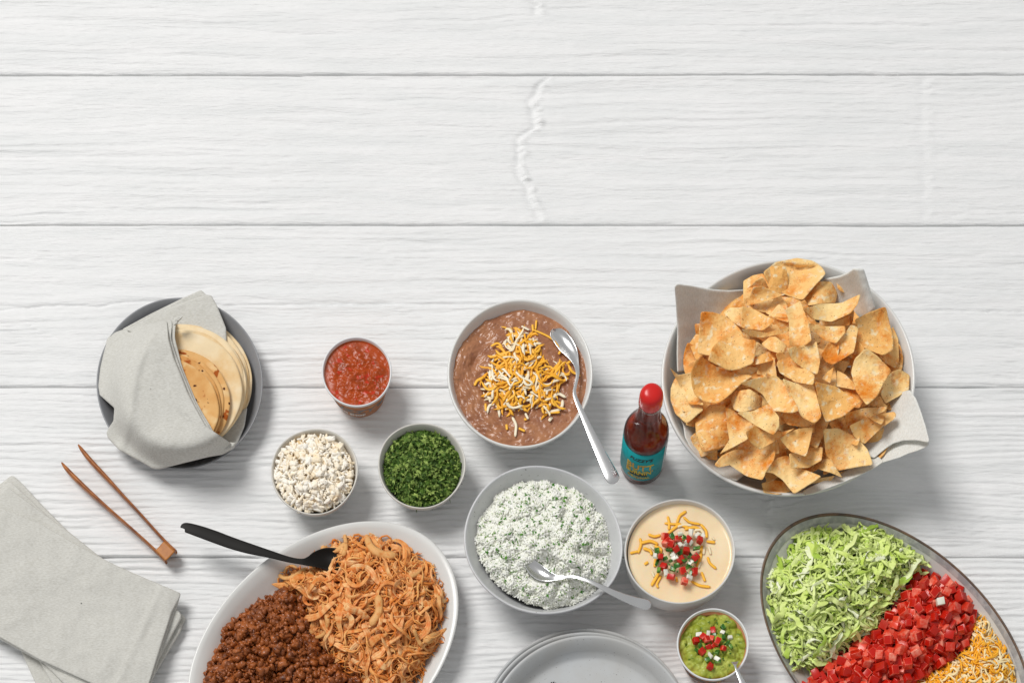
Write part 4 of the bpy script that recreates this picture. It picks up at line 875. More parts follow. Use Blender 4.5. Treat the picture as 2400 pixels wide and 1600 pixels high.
CH = [  # outline, extra height mm, bend, bend angle, tilt x, tilt y, label
 ([(700, 150), (780, 88), (910, 64), (1010, 80), (1060, 118), (1088, 160), (1015, 240), (945, 325), (860, 300), (740, 240)], 6, 5, 20, 0, .15, 'large rounded chip at the very top edge of the heap'),
 ([(580, 205), (640, 170), (705, 158), (730, 240), (650, 262), (610, 350), (580, 350)], 10, -6, 60, .2, .1, None),
 ([(700, 180), (720, 135), (760, 113), (840, 116), (856, 195), (850, 268), (812, 292), (735, 262), (690, 230)], 16, -5, 30, -.1, -.1, 'pale bubbly chip overlapping the large chip at the top of the heap'),
 ([(642, 242), (700, 240), (800, 283), (845, 285), (700, 335), (596, 358)], 20, 10, 70, 0, -.35, None),
 ([(615, 352), (690, 325), (768, 315), (722, 398), (660, 390)], 2, 4, 0, 0, .2, None),
 ([(715, 400), (760, 330), (812, 300), (850, 350), (860, 460), (790, 440)], 2, 8, 90, .3, 0, None),
 ([(812, 300), (880, 305), (940, 330), (860, 375), (862, 462), (825, 400)], 4, -8, 90, .1, 0, None),
 ([(458, 400), (498, 368), (560, 368), (580, 360), (590, 430), (572, 492), (520, 460)], 4, -8, 0, .1, 0, None),
 ([(570, 358), (650, 378), (780, 450), (700, 510), (568, 492)], 7, 7, 20, .15, .2, None),
 ([(566, 500), (640, 505), (720, 525), (800, 510), (862, 484), (862, 512), (780, 536), (700, 552), (620, 545)], 11, 12, 0, 0, -.5, None),
 ([(248, 590), (290, 528), (340, 540), (370, 620), (340, 660), (292, 692)], -3, 5, 0, .4, 0, None),
 ([(322, 390), (400, 395), (480, 425), (560, 495), (592, 562), (480, 640), (370, 662), (300, 650), (310, 500)], 5, 5, 40, -.1, .2, 'large pale speckled chip in the upper left of the heap'),
 ([(395, 605), (470, 530), (540, 498), (590, 560), (656, 566), (655, 650), (640, 710), (560, 745), (490, 755), (360, 690)], 12, 5, -20, 0, -.1, 'large chip with an orange spice patch at the upper left'),
 ([(130, 735), (182, 780), (262, 765), (300, 880), (340, 965), (250, 962), (200, 860)], 0, 9, 40, .3, 0, None),
 ([(135, 862), (160, 800), (200, 780), (215, 860), (250, 930), (340, 990), (235, 1080), (165, 1020), (135, 935)], 3, 5, 10, .35, 0, 'broad pale chip at the left edge of the heap'),
 ([(260, 760), (290, 690), (322, 658), (362, 700), (480, 762), (645, 784), (560, 840), (500, 900), (430, 955), (340, 945), (280, 900), (262, 840)], 12, 5, 60, .05, -.15, 'wide bubbly chip with a pointed right tip, left of centre'),
 ([(570, 735), (690, 655), (762, 628), (832, 655), (760, 692), (680, 712)], 6, -9, 0, 0, .3, None),
 ([(690, 590), (760, 530), (848, 600), (820, 656), (740, 630)], 9, -7, 20, .1, .1, 'small diamond-shaped chip near the middle of the heap'),
 ([(1060, 802), (1095, 760), (1133, 733), (1112, 832)], 2, 3, 0, .6, 0, None),
 ([(1155, 750), (1210, 780), (1250, 822), (1270, 872), (1150, 850)], -1, 4, 0, .2, 0, None),
 ([(935, 320), (980, 250), (1050, 205), (1150, 213), (1160, 270), (1145, 340), (1050, 345), (960, 358)], 5, -10, 10, 0, .1, 'curled chip beside the cloth at the upper right of the heap'),
 ([(1150, 213), (1172, 225), (1200, 276), (1176, 268), (1158, 250)], 8, 0, 0, -.5, 0, None),
 ([(785, 700), (850, 655), (900, 700), (1020, 780), (1010, 842), (900, 825), (800, 765)], 5, 5, 30, 0, .2, None),
 ([(848, 622), (900, 600), (1000, 600), (1030, 570), (1052, 700), (1036, 780), (960, 750), (880, 690)], 9, 6, 10, .1, 0, None),
 ([(835, 378), (930, 325), (975, 445), (1000, 570), (960, 602), (862, 606), (860, 450)], 14, 9, 0, .15, 0, 'long upright chip in the upper middle of the heap'),
 ([(1410, 665), (1450, 560), (1497, 480), (1530, 560), (1535, 690), (1512, 740), (1450, 712)], 0, 5, 0, -.3, 0, None),
 ([(1262, 440), (1360, 392), (1452, 360), (1475, 450), (1500, 560), (1498, 632), (1440, 662), (1385, 642), (1262, 590), (1285, 510)], 9, 5, 70, -.2, .1, 'large speckled chip at the right edge of the heap'),
 ([(1080, 470), (1150, 450), (1232, 410), (1232, 475), (1180, 483), (1130, 475)], 5, 9, 0, 0, -.4, None),
 ([(975, 460), (1080, 482), (1205, 480), (1205, 520), (1150, 588), (1080, 570), (1020, 520)], 10, 6, 30, 0, .2, None),
 ([(940, 375), (1050, 345), (1180, 340), (1240, 310), (1299, 284), (1280, 350), (1240, 402), (1120, 456), (1000, 440)], 17, 8, 20, 0, .1, 'long chip with raised pointed tip over the cloth, upper right'),
 ([(1055, 660), (1092, 590), (1200, 530), (1240, 470), (1285, 490), (1278, 540), (1258, 640), (1180, 690), (1130, 718), (1085, 705)], 6, 8, 40, 0, .1, 'deeply cupped orange-dusted chip right of the middle'),
 ([(1430, 830), (1490, 760), (1540, 743), (1600, 780), (1596, 870), (1540, 905), (1450, 956), (1420, 900)], 5, 9, 50, -.2, 0, 'chip with a curled spicy inside at the right rim'),
 ([(1240, 765), (1262, 680), (1330, 615), (1400, 660), (1490, 755), (1440, 830), (1400, 910), (1338, 968), (1270, 880)], 12, 5, 90, -.1, .1, 'large dark spiced chip pointing down at the right of the heap'),
 ([(555, 830), (650, 800), (780, 780), (850, 850), (925, 1000), (870, 1015), (760, 1000), (700, 900), (640, 860)], 7, 6, 30, 0, .1, None),
 ([(820, 800), (900, 830), (1012, 840), (1062, 1032), (1020, 1080), (940, 1040), (860, 910)], 12, 5, 10, .1, 0, 'triangular bubbly chip in the centre of the heap'),
 ([(1200, 872), (1290, 870), (1330, 920), (1290, 985), (1180, 960)], 1, 0, 0, 0, .2, None),
 ([(1018, 820), (1150, 850), (1220, 900), (1307, 938), (1200, 1030), (1085, 1072), (1040, 950)], 15, 5, 30, -.1, -.1, 'broad smooth chip just right of the centre'),
 ([(1340, 970), (1380, 920), (1420, 905), (1440, 950), (1465, 975)], 3, 0, 0, 0, .3, None),
 ([(1200, 1012), (1330, 980), (1462, 974), (1450, 1000), (1330, 1050), (1212, 1112)], 6, 8, 20, 0, -.4, None),
 ([(800, 1010), (900, 1010), (1000, 1010), (1062, 1035), (1020, 1080), (960, 1100), (850, 1085)], 5, -7, 0, 0, .1, None),
 ([(505, 940), (530, 880), (620, 865), (700, 920), (690, 985), (560, 1010), (520, 990)], 6, -14, 10, 0, .1, 'humped chip left of the centre, shaded underneath'),
 ([(470, 975), (560, 1010), (660, 1080), (600, 1180), (430, 1268), (500, 1200), (480, 1090)], 5, 4, 30, .1, .1, None),
 ([(255, 1160), (290, 1130), (320, 1235), (424, 1240), (422, 1302), (330, 1290), (280, 1230)], -2, 6, 0, .2, -.2, None),
 ([(285, 1060), (330, 1010), (372, 962), (470, 958), (485, 1080), (520, 1195), (430, 1232), (330, 1252), (290, 1140)], 9, -6, 30, .1, 0, 'pale curved chip at the lower left of the heap'),
 ([(592, 1130), (655, 1085), (760, 1150), (900, 1104), (830, 1150), (740, 1205), (682, 1240), (620, 1190)], 9, 8, 20, 0, -.2, None),
 ([(540, 1010), (640, 1000), (735, 955), (802, 1040), (800, 1100), (768, 1152), (640, 1080)], 13, 7, -10, .1, .1, 'twisted chip draped left of centre, dusted orange'),
 ([(1228, 1090), (1320, 1045), (1400, 1020), (1510, 1003), (1518, 1040), (1420, 1110), (1320, 1206), (1260, 1160)], 9, 6, 20, 0, -.2, 'long light chip pointing at the cloth, lower right'),
 ([(1330, 1172), (1420, 1110), (1482, 1080), (1526, 1102), (1510, 1150), (1440, 1270), (1385, 1322), (1360, 1240)], 9, -7, -30, .2, 0, 'orange-dusted chip leaning on the cloth at the lower right'),
 ([(975, 1450), (1050, 1410), (1142, 1395), (1120, 1425), (1030, 1440)], 0, 4, 0, 0, -.3, None),
 ([(1160, 1380), (1250, 1350), (1240, 1385), (1210, 1415), (1170, 1400)], 1, 6, 0, .3, 0, None),
 ([(1068, 1110), (1160, 1104), (1260, 1150), (1340, 1230), (1377, 1330), (1260, 1345), (1160, 1368), (1085, 1270)], 7, 4, 40, -.1, 0, 'large evenly blistered chip at the lower right of the heap'),
 ([(1012, 1348), (1050, 1290), (1108, 1264), (1130, 1320), (1190, 1410), (1120, 1380)], 12, -9, 30, .2, .1, None),
 ([(690, 1442), (760, 1420), (870, 1440), (872, 1492), (790, 1512), (705, 1500)], -1, 4, 0, 0, -.2, None),
 ([(400, 1330), (450, 1270), (530, 1235), (650, 1232), (780, 1240), (770, 1300), (720, 1370), (700, 1425), (600, 1400), (480, 1320), (430, 1350)], 5, 4, 20, 0, .15, 'wide chip with dark spice spots at the bottom left of the heap'),
 ([(860, 1262), (1000, 1222), (1068, 1220), (1062, 1300), (980, 1348), (870, 1352)], 7, 7, 10, 0, .1, None),
 ([(805, 1172), (860, 1130), (920, 1108), (1010, 1098), (985, 1210), (966, 1280), (870, 1250)], 13, 6, 50, .1, 0, 'orange-dusted chip in the lower middle, above the front edge'),
 ([(705, 1372), (780, 1290), (850, 1268), (910, 1340), (1062, 1400), (1000, 1440), (940, 1480), (890, 1510), (820, 1422), (760, 1380)], 11, 4, 20, 0, -.15, 'chip pointing down over the front edge of the bowl')]
for i, (poly, dz, bend, bang, tx, ty, lab) in enumerate(CH):
    q = D(*poly); cx_, cy_ = np.mean(q, 0)
    chip(q, float(zmound(cx_, cy_)) + dz * .001 * .9 + .001, bend * 3.8, bang, tx + .16 * math.sin(i * 2.4), ty + .16 * math.cos(i * 3.7), lab or 'golden seasoned tortilla chip on the surface at the %s of the heaped bowl' % zone(cx_, cy_, 1848, 884, 85, 75), seed=300 + i)

# ================================================================== 9 queso bowl
def ring(th): return 0 * th
qp = [(.001, .0005), (.60, .0005), (.64, .002), (.80, .012), (.93, .026), (.975, .040), (.99, .052), (1.0, .058), (.996, .0594), (.985, .060), (.968, .0594), (.955, .057), (.945, .050), (.93, .040), (.87, .026), (.6, .008), (.001, .006)]
ware('bowl', 1593.5, 1291, .060, 129.5, 124, qp, M['cream_glaze'], 'round off-white bowl holding the creamy cheese dip', 'bowl', wob=lambda th: .006 * np.cos(2 * th))
tag(disc('cheese_dip', 1594, 1297.5, .0520, 122.5, 117, lambda x, y, r: .0006 * fbm(x / 40, y / 40, 3, 2) + .0014 * np.clip(r - .96, 0, 1) / .04, M['queso'], 40, 200), 'creamy pale yellow cheese dip in the round bowl', 'dip')
def Q1(*a): return T(a, 1440, 1140, 3.41)
qz = lambda x, y: .0525 + 0 * x
tl = [([(575, 195), (520, 230), (500, 290)], 8), ([(425, 235), (440, 290), (435, 345)], 8), ([(400, 290), (470, 300), (530, 295)], 7), ([(550, 240), (600, 285), (690, 300)], 7), ([(270, 380), (320, 400), (370, 385)], 8), ([(690, 300), (735, 350), (738, 410)], 8), ([(205, 410), (215, 460), (190, 530)], 8),
      ([(125, 530), (190, 515)], 7), ([(210, 450), (290, 430), (350, 460)], 9), ([(230, 490), (290, 510), (300, 545)], 9), ([(735, 435), (805, 445)], 8), ([(745, 560), (760, 610), (815, 655)], 8), ([(695, 680), (725, 755)], 8), ([(615, 755), (680, 790), (768, 800)], 8), ([(355, 690), (325, 740), (295, 790)], 9), ([(375, 710), (335, 780), (350, 805)], 7),
      ([(240, 620), (270, 600)], 8), ([(455, 350), (520, 300), (600, 330)], 9), ([(560, 340), (640, 320), (700, 350)], 9), ([(320, 470), (380, 500), (350, 560)], 9), ([(700, 470), (690, 560), (660, 640)], 9), ([(470, 340), (430, 370)], 8), ([(330, 570), (320, 640)], 8), ([(500, 760), (495, 720)], 6)]
traced_strands([(Q1(*p_), w, OR) for p_, w in tl], lambda x, y: .0523 + 0 * x, 'cheese_shred', M['cheddar'], 'orange cheese shred floating on the creamy dip', 'cheese', 'orange cheese shreds on the dip')
tl = [([(500, 320), (560, 300), (620, 310)], 8), ([(640, 350), (690, 340), (720, 380)], 9), ([(720, 470), (712, 540)], 8), ([(755, 480), (770, 540)], 7), ([(290, 470), (320, 500)], 8), ([(300, 680), (320, 720)], 7), ([(780, 400), (800, 425)], 6), ([(690, 600), (670, 650)], 7)]
traced_strands([(Q1(*p_), w, 'f4e2bc') for p_, w in tl], lambda x, y: .0524 + 0 * x, 'cheese_shred', M['cheddar'], 'pale cheese shred half sunk in the creamy dip', 'cheese', 'pale cheese shreds on the dip')
def cube_mesh(name, sx, sy, sz, mats, seed, skin=(0,), j=.10):
    bm = bmesh.new(); bmesh.ops.create_cube(bm, size=1); rg = random.Random(seed)
    for v in bm.verts: v.co = Vector((v.co.x * sx * (1 + rg.uniform(-j, j)), v.co.y * sy * (1 + rg.uniform(-j, j)), v.co.z * sz * (1 + rg.uniform(-j, j))))
    bm.faces.ensure_lookup_table()
    for i in skin: bm.faces[i % 6].material_index = min(1, len(mats) - 1)
    bmesh.ops.bevel(bm, geom=list(bm.edges), offset=.09 * min(sx, sy, sz), segments=2, affect='EDGES', profile=.6)
    me = bpy.data.meshes.new(name); bm.to_mesh(me); bm.free()
    for m_ in mats: me.materials.append(m_)
    for p_ in me.polygons: p_.use_smooth = True
    return me
u = 19 / K
TOM = [cube_mesh('tomato_dice', u * a, u * b, u * c, [M['tomflesh'], M['tomskin']], i, s_, .13) for i, (a, b, c, s_) in enumerate(((1, 1, .9, (5,)), (1.1, .95, .9, (1, 5)), (.9, 1.15, .8, (5, 2)), (1.05, 1, 1, (0,)), (1.2, .9, .85, (3, 5)), (.95, .95, 1, ()), (1.15, 1.1, .8, (4,)), (.9, .8, .9, (5,))))]
ONI = [cube_mesh('onion_piece', u * a, u * b, u * c, [M['onion']], 20 + i, (), .2) for i, (a, b, c) in enumerate(((1, .75, .35), (.8, .7, .4), (1.1, .6, .3)))]
JAL = [cube_mesh('jalapeno_piece', u * a, u * b, u * c, [M['jalap']], 30 + i, (), .18) for i, (a, b, c) in enumerate(((.9, .75, .4), (.8, .6, .5), (1.1, .5, .4)))]
def dice(me, px, py, z, label, cat, group, name, tilt=.4, sc=1.0, rz_=None):
    o = bpy.data.objects.new(name, me); o.location = tuple(P(px, py, z)); o.rotation_euler = (rng.normal(0, tilt), rng.normal(0, tilt), rng.uniform(0, 6.28) if rz_ is None else rz_)
    o.scale = (sc, sc, sc); link(o); return tag(o, label, cat, group)
def pico(t, on, ja, zf, where, sc):
    for i, (x, y, dz) in enumerate(t): dice(TOM[i % 8], x, y, zf + dz, 'red diced tomato in the pico garnish on the ' + where, 'tomato', 'tomato dice on the ' + where, 'tomato_dice', .3, sc)
    for i, (x, y, dz) in enumerate(on): dice(ONI[i % 3], x, y, zf + dz, 'white chopped onion piece in the garnish on the ' + where, 'onion', 'onion pieces on the ' + where, 'onion_piece', .3, sc)
    for i, (x, y, dz) in enumerate(ja): dice(JAL[i % 3], x, y, zf + dz, 'green chopped jalapeno piece in the garnish on the ' + where, 'pepper', 'jalapeno pieces on the ' + where, 'jalapeno_piece', .35, sc)
def qq(l, hi=.004): return [(1440 + a / 3.41, 1140 + b / 3.41, rng.uniform(.001, hi)) for a, b in l]
pico(qq([(405, 395), (455, 455), (510, 415), (410, 450), (680, 425), (575, 510), (530, 585), (370, 560), (395, 640), (545, 670), (455, 720), (560, 755), (640, 680), (490, 500), (650, 560), (430, 430), (590, 420)], .005),
     qq([(610, 365), (525, 375), (570, 455), (468, 540), (325, 550), (605, 610), (415, 685), (610, 445), (480, 570), (600, 720), (525, 460), (700, 400), (665, 385)], .006),
     qq([(462, 395), (555, 412), (655, 490), (340, 512), (405, 570), (450, 590), (470, 655), (585, 640), (340, 605), (530, 525), (355, 665), (610, 545), (500, 630), (560, 590), (440, 505), (640, 590), (610, 690)], .006), .056, 'creamy dip', .74)
gq = lambda l: [(1440 + a / 3.41, 1140 + b / 3.41, float(gz(1440 + a / 3.41, 1140 + b / 3.41)) + rng.uniform(.001, .004)) for a, b in l]
pico(gq([(650, 1230), (710, 1200), (790, 1150), (770, 1215), (825, 1235), (755, 1280), (700, 1315), (870, 1290), (765, 1435), (735, 1215), (800, 1275)]),
     gq([(675, 1180), (865, 1160), (765, 1345), (820, 1370), (925, 1200), (750, 1175)]), gq([(795, 1180), (870, 1200), (905, 1245), (745, 1380), (685, 1265), (655, 1305), (820, 1320), (930, 1275), (825, 1395), (870, 1120)]), 0, 'guacamole', .68)
for poly, zf_, par, n_ in ((circ(1594, 1298, 42, 50), lambda x, y: .060 + 0 * x, 'creamy dip', 34), (circ(1675, 1500, 48, 55), gz, 'guacamole', 44)):
    a_, b_ = leafs(poly, zf_, n_, 3, 7, (0, .004), '2c5a1c', '5a8a34', 2)
    mo = mk('cilantro_flakes', a_[0], a_[1], M['cilantro'], loc=a_[0].mean(0), smooth=False, cols=b_); tag(mo, 'scattered cilantro flakes on the ' + par, 'herbs', kind='stuff')
sp = Q1((962, 1395), (966, 1430), (980, 1468), (1000, 1512), (1030, 1575), (1068, 1650), (1110, 1730), (1140, 1790))
wz = [(9, .054, .6), (2.6, .0565, 0), (3.6, .058, 0), (5, .059, 0), (7, .0595, 0), (9, .0595, 0), (11, .059, 0), (5, .059, 0)]
spoon('serving_spoon', [(a[0], a[1]) + b for a, b in zip(sp, wz)], M['steel'], 'small steel spoon sticking out of the guacamole cup at the bottom edge')

# ================================================================== 10 stack of plates
for i, (x, y, r, l) in enumerate([(1372, 1722, 251, 'bottom grey plate of the stack at the front edge'), (1374, 1728, 248, 'middle grey plate of the stack'), (1382, 1732, 244.5, 'top speckled grey plate of the stack, seen from above')]):
    ware('plate', x, y, .026, r, r, plateprof(.026, .84, .030), M['plate_spk'], l, 'plate', group='stacked grey dinner plates', z0=.0095 * i, seg=200)
fk = empty('fork', P(1330, 1640, .0235), 'dark fork on the top plate with only its tine tips in view', 'fork')
for (a, b, c, d) in ((1291, 1597, 1318, 1628), (1295.5, 1596.5, 1324, 1624), (1301, 1599, 1330, 1620)):
    V = polystrand([(a, b), ((a + c) / 2, (b + d) / 2), (c, d)], 3.2, 3, lambda x, y: .0255 + 0 * x, 1)
    mk('tine', V.reshape(-1, 3), [gridF(11, 6, True)[:, ::-1], np.stack([np.arange(6), np.arange(6)[::-1] + 60])], M['black'], parent=fk)
V = polystrand([(1318, 1616), (1350, 1650), (1420, 1740)], 12, 4, lambda x, y: .0265 + 0 * x, 1)
mk('handle', V.reshape(-1, 3), [gridF(11, 6, True)[:, ::-1], np.stack([np.arange(6), np.arange(6)[::-1] + 60])], M['black'], parent=fk)

# ================================================================== 11 meat platter
ware('platter', 756.4, 1522, .030, 362.5, 247.5, [(.001, .001), (.62, .001), (.66, .0), (.70, .003), (.9, .02), (.985, .0285), (1, .0294), (.998, .030), (.985, .0303), (.95, .0285), (.88, .0215), (.80, .0125), (.74, .0075), (.68, .0062), (.3, .006), (.001, .006)], M['stone_white'], 'large white oval platter with shredded chicken and ground beef', 'platter', ang=139.2, seg=220)
def M1(*a): return T(a, 400, 1180, 3.267)
bp = M1((370, 930), (420, 915), (600, 790), (660, 745), (740, 735), (800, 690), (860, 640), (950, 620), (1060, 700), (1100, 900), (1200, 1100), (1350, 1200), (1480, 1300), (1560, 1480), (1500, 1600), (180, 1600), (230, 1450), (260, 1250), (330, 1130), (390, 1060))
bz0 = pileh(bp, .006, .026, 32, .005, 40, 21); bL1 = lumps(bp, 650, (8, 20), .0085, 22, 1.6); bL2 = lumps(bp, 5200, (2.4, 6.5), .0046, 23, 1.6)
def bz(x, y):
    k = np.clip(sdist(x, y, bp) / 5, 0, 1); return bz0(x, y) + (bL1(x, y) + bL2(x, y)) * k
bo = bed('ground_beef', bp, bz, M['beef'], 1.7, loc=P(640, 1500, .006)); tag(bo, 'crumbled dark brown ground beef on the white oval platter', 'ground beef', kind='stuff')
edge_p = sample(bp, 420, 0, -6); dd = sdist(edge_p[:, 0], edge_p[:, 1], bp); edge_p = edge_p[dd < 16]
Q_ = np.array(bp); t_ = rng.random(190); k_ = rng.integers(0, len(Q_), 190); ep = Q_[k_] + (np.roll(Q_, -1, 0)[k_] - Q_[k_]) * t_[:, None] + rng.normal(0, 3, (190, 2)); edge_p = np.concatenate([edge_p, ep])
n = len(edge_p); tv, tf = ICO2; tv = tv * (1 + .55 * fbm(tv[:, 0] * 3.1 + 5, tv[:, 1] * 3.1 + tv[:, 2] * 3.9, 33, 3)[:, None])
s = rng.uniform(3, 8, n) / K; C = P(edge_p[:, 0], edge_p[:, 1], np.maximum(bz0(edge_p[:, 0], edge_p[:, 1]), .010) + s * .5)
V, F = inst(tv, tf, C, rots(n), np.stack([s * rng.uniform(.9, 1.5, n), s, s * .85], -1))
mk('edge_crumbs', V, F, M['beef'], parent=bo)['kind'] = 'stuff'
gp_ = sample(bp, 2800, 0, 2, 1625); n = len(gp_); s = (1.7 + 7.5 * rng.random(n) ** 2.6) / K; C = P(gp_[:, 0], gp_[:, 1], bz(gp_[:, 0], gp_[:, 1]) + s * .15)
V, F = inst(tv, tf, C, rots(n), np.stack([s * rng.uniform(.9, 1.6, n), s, s * .8], -1)); mk('meat_granules', V, F, M['beef'], parent=bo)['kind'] = 'stuff'
kp = M1((830, 570), (900, 520), (1000, 480), (1130, 450), (1200, 380), (1150, 330), (1340, 215), (1500, 225), (1700, 270), (1830, 330), (1910, 380), (1960, 430), (2060, 540), (2110, 640), (2130, 740), (2140, 800), (2080, 920), (2070, 1060), (1990, 1150), (1920, 1300), (1860, 1400), (1780, 1600), (1560, 1600), (1440, 1400), (1300, 1280), (1180, 1140), (1060, 1030), (1010, 880), (1010, 780), (930, 680), (850, 640))
kz = pileh(kp, .010, .036, 45, .007, 40, 41)
ko_ = bed('chicken_bed', kp, kz, M['chickfill'], 4, inset=5, sink=.005)
msf = surf_fn(756.4, 1522, .030, 362.5, 247.5, 139.2, [(0, .006), (.68, .0062), (.74, .0075), (.80, .0125), (.88, .0215), (.95, .0285), (.985, .0303), (1, .030), (1.2, .03)])
big = sample(kp, 330, 13, 12); sB = strands(len(big), big, kz, (40, 120), (7, 18), (3.5, 7), curl=1.1, n=16, m=16, zj=(.000, .010), arch=.4, twist=.5, taper=.75, minz=.012, ridged=.30, sf=msf)
sml = sample(kp, 1450, 0, 4); sS = strands(1450, sml, kz, (22, 80), (2, 6), (2, 4), curl=1.5, n=8, m=5, zj=(-.002, .009), arch=.5, twist=.8, minz=.010, sf=msf)
cB = fibre(vary(len(sB[0]), 'eeaa60', 'fad39a'), sB, 'dc7222', .78); cS = vary(len(sS[0]), 'dc7c28', 'f5bc74')
strand_order = None
o = strand_obj('shredded_chicken', sS, np.arange(len(sS[0])), M['chicken'], cS, loc=P(850, 1430, .006)); tag(o, 'heap of finely shredded orange-brown chicken on the white oval platter', 'chicken', kind='stuff')
ko_.parent = o; ko_.location = -Vector(o.location); ko_['kind'] = 'stuff'
strand_things('chicken_shred', sB, 300, M['chicken'], cB, 'thick chicken shred on top of the chicken heap, at its %s', 'chicken', 'thick shreds on the chicken heap', (870, 1400, 60, 60))
# traced outliers
for pts, w in (([(830, 540), (860, 575), (930, 570), (1000, 520), (1040, 490)], 13), ([(870, 530), (885, 490), (930, 470), (970, 495)], 7), ([(1160, 320), (1190, 375), (1300, 350), (1350, 300)], 17), ([(1940, 1060), (2000, 1000), (2060, 985), (2088, 1055)], 20), ([(1860, 960), (1900, 1060), (1990, 1150)], 12), ([(1500, 235), (1520, 330), (1620, 400), (1740, 390)], 22), ([(1330, 220), (1345, 330), (1320, 400)], 12), ([(1975, 415), (1900, 530), (1810, 570)], 12), ([(1165, 760), (1210, 880), (1190, 1000), (1090, 1030)], 14), ([(1590, 700), (1600, 830), (1530, 930)], 20), ([(1090, 505), (1120, 450), (1165, 445)], 14)):
    V = polystrand(M1(*pts), w, w * .5, lambda x, y: kz(x, y) + .010, 1)
    tag(mk('chicken_shred', V.reshape(-1, 3), [gridF(11, 6, True)[:, ::-1], np.stack([np.arange(6), np.arange(6)[::-1] + 60])], M['chicken'], loc=V.reshape(-1, 3).mean(0), cols=np.array(lin('e2aa6a')[:3])[None]), 'thick curled chicken shred on top of the chicken heap', 'chicken', 'thick shreds on the chicken heap')
sp = M1((98, 190), (112, 180), (200, 205), (330, 250), (460, 298), (600, 342), (760, 385), (900, 425), (1000, 442), (1060, 440), (1120, 425), (1190, 420), (1260, 430), (1330, 440), (1380, 450))
wz = [(6, .046, 0), (11, .046, 0), (13.5, .046, 0), (14.5, .0455, 0), (14, .045, 0), (12.5, .0445, 0), (9, .0435, 0), (7, .042, 0), (7, .041, .1), (12, .040, .4), (20, .039, .8), (26, .038, 1), (28, .038, 1), (24, .039, 1), (8, .04, 1)]
spoon('serving_spoon', [(a[0], a[1]) + b for a, b in zip(sp, wz)], M['black'], 'black plastic serving spoon tucked under the shredded chicken', z_th=.004)

# ================================================================== 12 vegetable platter
pe = ware('platter', 2102, 1519, .028, 385.5, 235.5, [(.001, .001), (.70, .001), (.73, .0), (.77, .003), (.93, .018), (.985, .026), (.992, .026), (.94, .0205), (.9, .0145), (.84, .0085), (.78, .0062), (.3, .006), (.001, .006)], M['platter_in'], 'large oval platter with brown rim holding lettuce, diced tomato and shredded cheese', 'platter', ang=44.5, seg=220)
V, F, _ = lathe(2102, 1519, .028, 385.5, 235.5, [(.975, .0235), (.992, .0262), (1.0, .0272), (.999, .028), (.990, .0281), (.983, .0270), (.979, .0262), (.979, .0245)], 44.5, 220); mk('brown_rim', V, F, M['platter_rim'], parent=pe)
V, F, _ = lathe(2102, 1519, .028, 385.5, 235.5, [(.980, .0266), (.966, .0247), (.950, .0225), (.942, .0212)], 44.5, 220, lambda th: .006 * np.sin(th * 9) * 0); mk('glaze_band', V, F, M['platter_band'], parent=pe)
def V1(*a): return T(a, 1760, 1180, 3.675)
lp = V1((130, 590), (250, 540), (340, 430), (370, 320), (490, 205), (740, 205), (880, 190), (970, 120), (1130, 160), (1200, 220), (1350, 340), (1500, 440), (1510, 520), (1400, 610), (1330, 710), (1260, 800), (1160, 940), (1060, 1100), (900, 1180), (700, 1330), (560, 1440), (420, 1400), (300, 1320), (200, 1090), (130, 960), (120, 860), (150, 780))
lz = pileh(lp, .010, .040, 55, .008, 42, 51)
lb = bed('lettuce_bed', lp, lz, M['letfill'], 4, inset=5, sink=.005)
n1, n2 = 330, 1500
vsf = surf_fn(2102, 1519, .028, 385.5, 235.5, 44.5, [(0, .006), (.78, .0062), (.84, .0085), (.9, .0145), (.94, .0205), (.985, .028), (1.2, .028)])
big = sample(lp, n1, 14, 8); sB = strands(len(big), big, lz, (34, 90), (7, 16), (1.0, 1.8), curl=1.0, n=14, m=10, zj=(.001, .011), arch=.45, twist=.42, taper=.15, minz=.012, ridged=.3, sf=vsf, fmax=.96)
sml = sample(lp, n2, 0, 3); sS = strands(len(sml), sml, lz, (18, 60), (4, 10), (1, 1.6), curl=1.1, n=9, m=6, zj=(-.003, .010), arch=.6, twist=.8, taper=.2, minz=.010, sf=vsf, fmax=.95)
def letcol(n): 
    g = rng.random((n, 1)); a = vary(n, 'd9ec7e', 'e9f5a8'); b = vary(n, 'c4dc64', 'a6c64c'); c = vary(n, 'f0f7c8', 'f8fbe0')
    return np.where(g < .72, a, np.where(g < .84, c, b))
# crinkle the lettuce ribbons
for s_ in (sB, sS):
    Vv = s_[0]; mm = Vv.shape[2]; ca_ = np.cos(np.linspace(0, 2 * np.pi, mm, endpoint=False))
    Vv[..., 2] += (.0011 * rng.normal(0, 1, Vv.shape[:2] + (1,)) * ca_) + .0006 * rng.normal(0, 1, Vv.shape[:2] + (1,)) * (np.abs(ca_) > .6)
    Vv[..., :2] += (.0004 * rng.normal(0, 1, Vv.shape[:2] + (1, 2)) * np.abs(ca_)[None, None, :, None]); Vv[..., 2] += .0016 * fbm(Vv[..., 0] * 110, Vv[..., 1] * 110, 61, 2); Vv[..., 0] += .0010 * fbm(Vv[..., 0] * 140, Vv[..., 1] * 140, 62, 2)
o = strand_obj('shredded_lettuce', sS, np.arange(len(sS[0])), M['lettuce'], letcol(len(sS[0])), loc=P(1950, 1400, .006)); tag(o, 'heap of finely shredded pale green lettuce on the brown-rimmed platter', 'lettuce', kind='stuff')
lb.parent = o; lb.location = -Vector(o.location); lb['kind'] = 'stuff'
strand_things('lettuce_strip', sB, 300, M['lettuce'], letcol(len(sB[0])), 'wide pale green lettuce strip on top of the lettuce heap, at its %s', 'lettuce', 'wide strips on the lettuce heap', (1975, 1390, 60, 60))
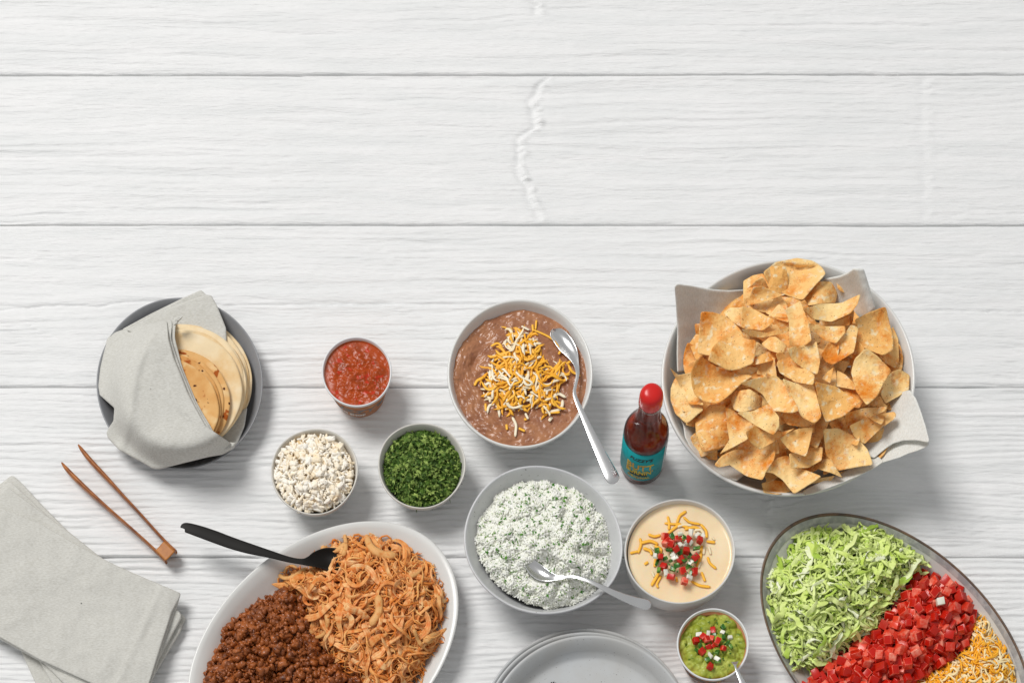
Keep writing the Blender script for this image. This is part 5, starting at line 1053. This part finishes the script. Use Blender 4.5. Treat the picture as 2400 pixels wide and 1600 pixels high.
tp = V1((1400, 620), (1450, 590), (1620, 600), (1750, 660), (1850, 770), (1910, 860), (1940, 1000), (1890, 1200), (1760, 1330), (1560, 1450), (1400, 1560), (1240, 1780), (300, 1780), (420, 1600), (480, 1480), (570, 1410), (700, 1330), (900, 1180), (1060, 1080), (1250, 830), (1360, 700))
tz = pileh(tp, .008, .026, 40, .003, 40, 71)
tb = bed('tomato_bed', tp, tz, M['tomfill'], 5, inset=6, sink=.003, loc=P(2150, 1520, .006)); tag(tb, 'mass of diced tomato beneath the top layer between lettuce and cheese', 'tomato', kind='stuff')
q = sample(tp, 240, 13.2, 5, 1640); gs = 'diced tomatoes between the lettuce and the cheese'
for i, (x, y) in enumerate(q):
    dice(TOM[i % 8], x, y, float(tz(x, y)) + rng.uniform(.001, .005), 'red tomato cube at the %s of the diced tomato heap on the platter' % zone(x, y, 2150, 1480, 70, 50), 'tomato', gs, 'tomato_dice', .55, rng.uniform(.85, 1.12))
q = sample(tp, 58, 26, 8, 1610)
for i, (x, y) in enumerate(q):
    dice(TOM[(i * 3) % 8], x, y, float(tz(x, y)) + rng.uniform(.009, .0115), 'small red tomato cube lying uppermost at the %s of the diced tomato heap' % zone(x, y, 2150, 1480, 70, 50), 'tomato', gs, 'tomato_dice', .6, rng.uniform(.85, 1.1))
xx, yy = V1((1628, 842))[0]; oo = dice(cube_mesh('onion_piece', u * .9, u * .9, u * .8, [M['onion']], 50, (), .1), xx, yy, float(tz(xx, yy)) + .016, 'single cream-white cube on top of the diced tomatoes', 'onion', None, 'onion_piece', .2, 1, .2)
hp = V1((1935, 985), (2030, 1000), (2100, 1110), (2180, 1200), (2250, 1260), (2320, 1400), (2310, 1500), (2350, 1650), (2300, 1780), (1260, 1780), (1400, 1560), (1560, 1450), (1760, 1330), (1870, 1200), (1900, 1080))
hz = pileh(hp, .008, .028, 40, .005, 36, 81)
hb = bed('cheese_bed', hp, hz, M['cheesefill'], 5, inset=6, sink=.004)
n = 1500; p = sample(hp, n, 0, 4); st = strands(n, p, hz, (16, 60), (3.4, 6.0), (2, 3.2), taper=.25, curl=1.4, n=9, m=6, zj=(-.001, .008), arch=.5, twist=.4, minz=.010, sf=vsf); n = len(st[0])
w_ = rng.random((n, 1)) < .42; o = strand_obj('shredded_cheese', st, np.arange(n), M['cheddar'], np.where(w_, vary(n, 'fff0c8', 'fbe0a0'), vary(n, 'ffc038', 'fdb12a')), loc=P(2330, 1560, .006))
tag(o, 'heap of orange and white shredded cheese at the lower right of the oval platter', 'cheese', kind='stuff'); hb.parent = o; hb.location = -Vector(o.location); hb['kind'] = 'stuff'
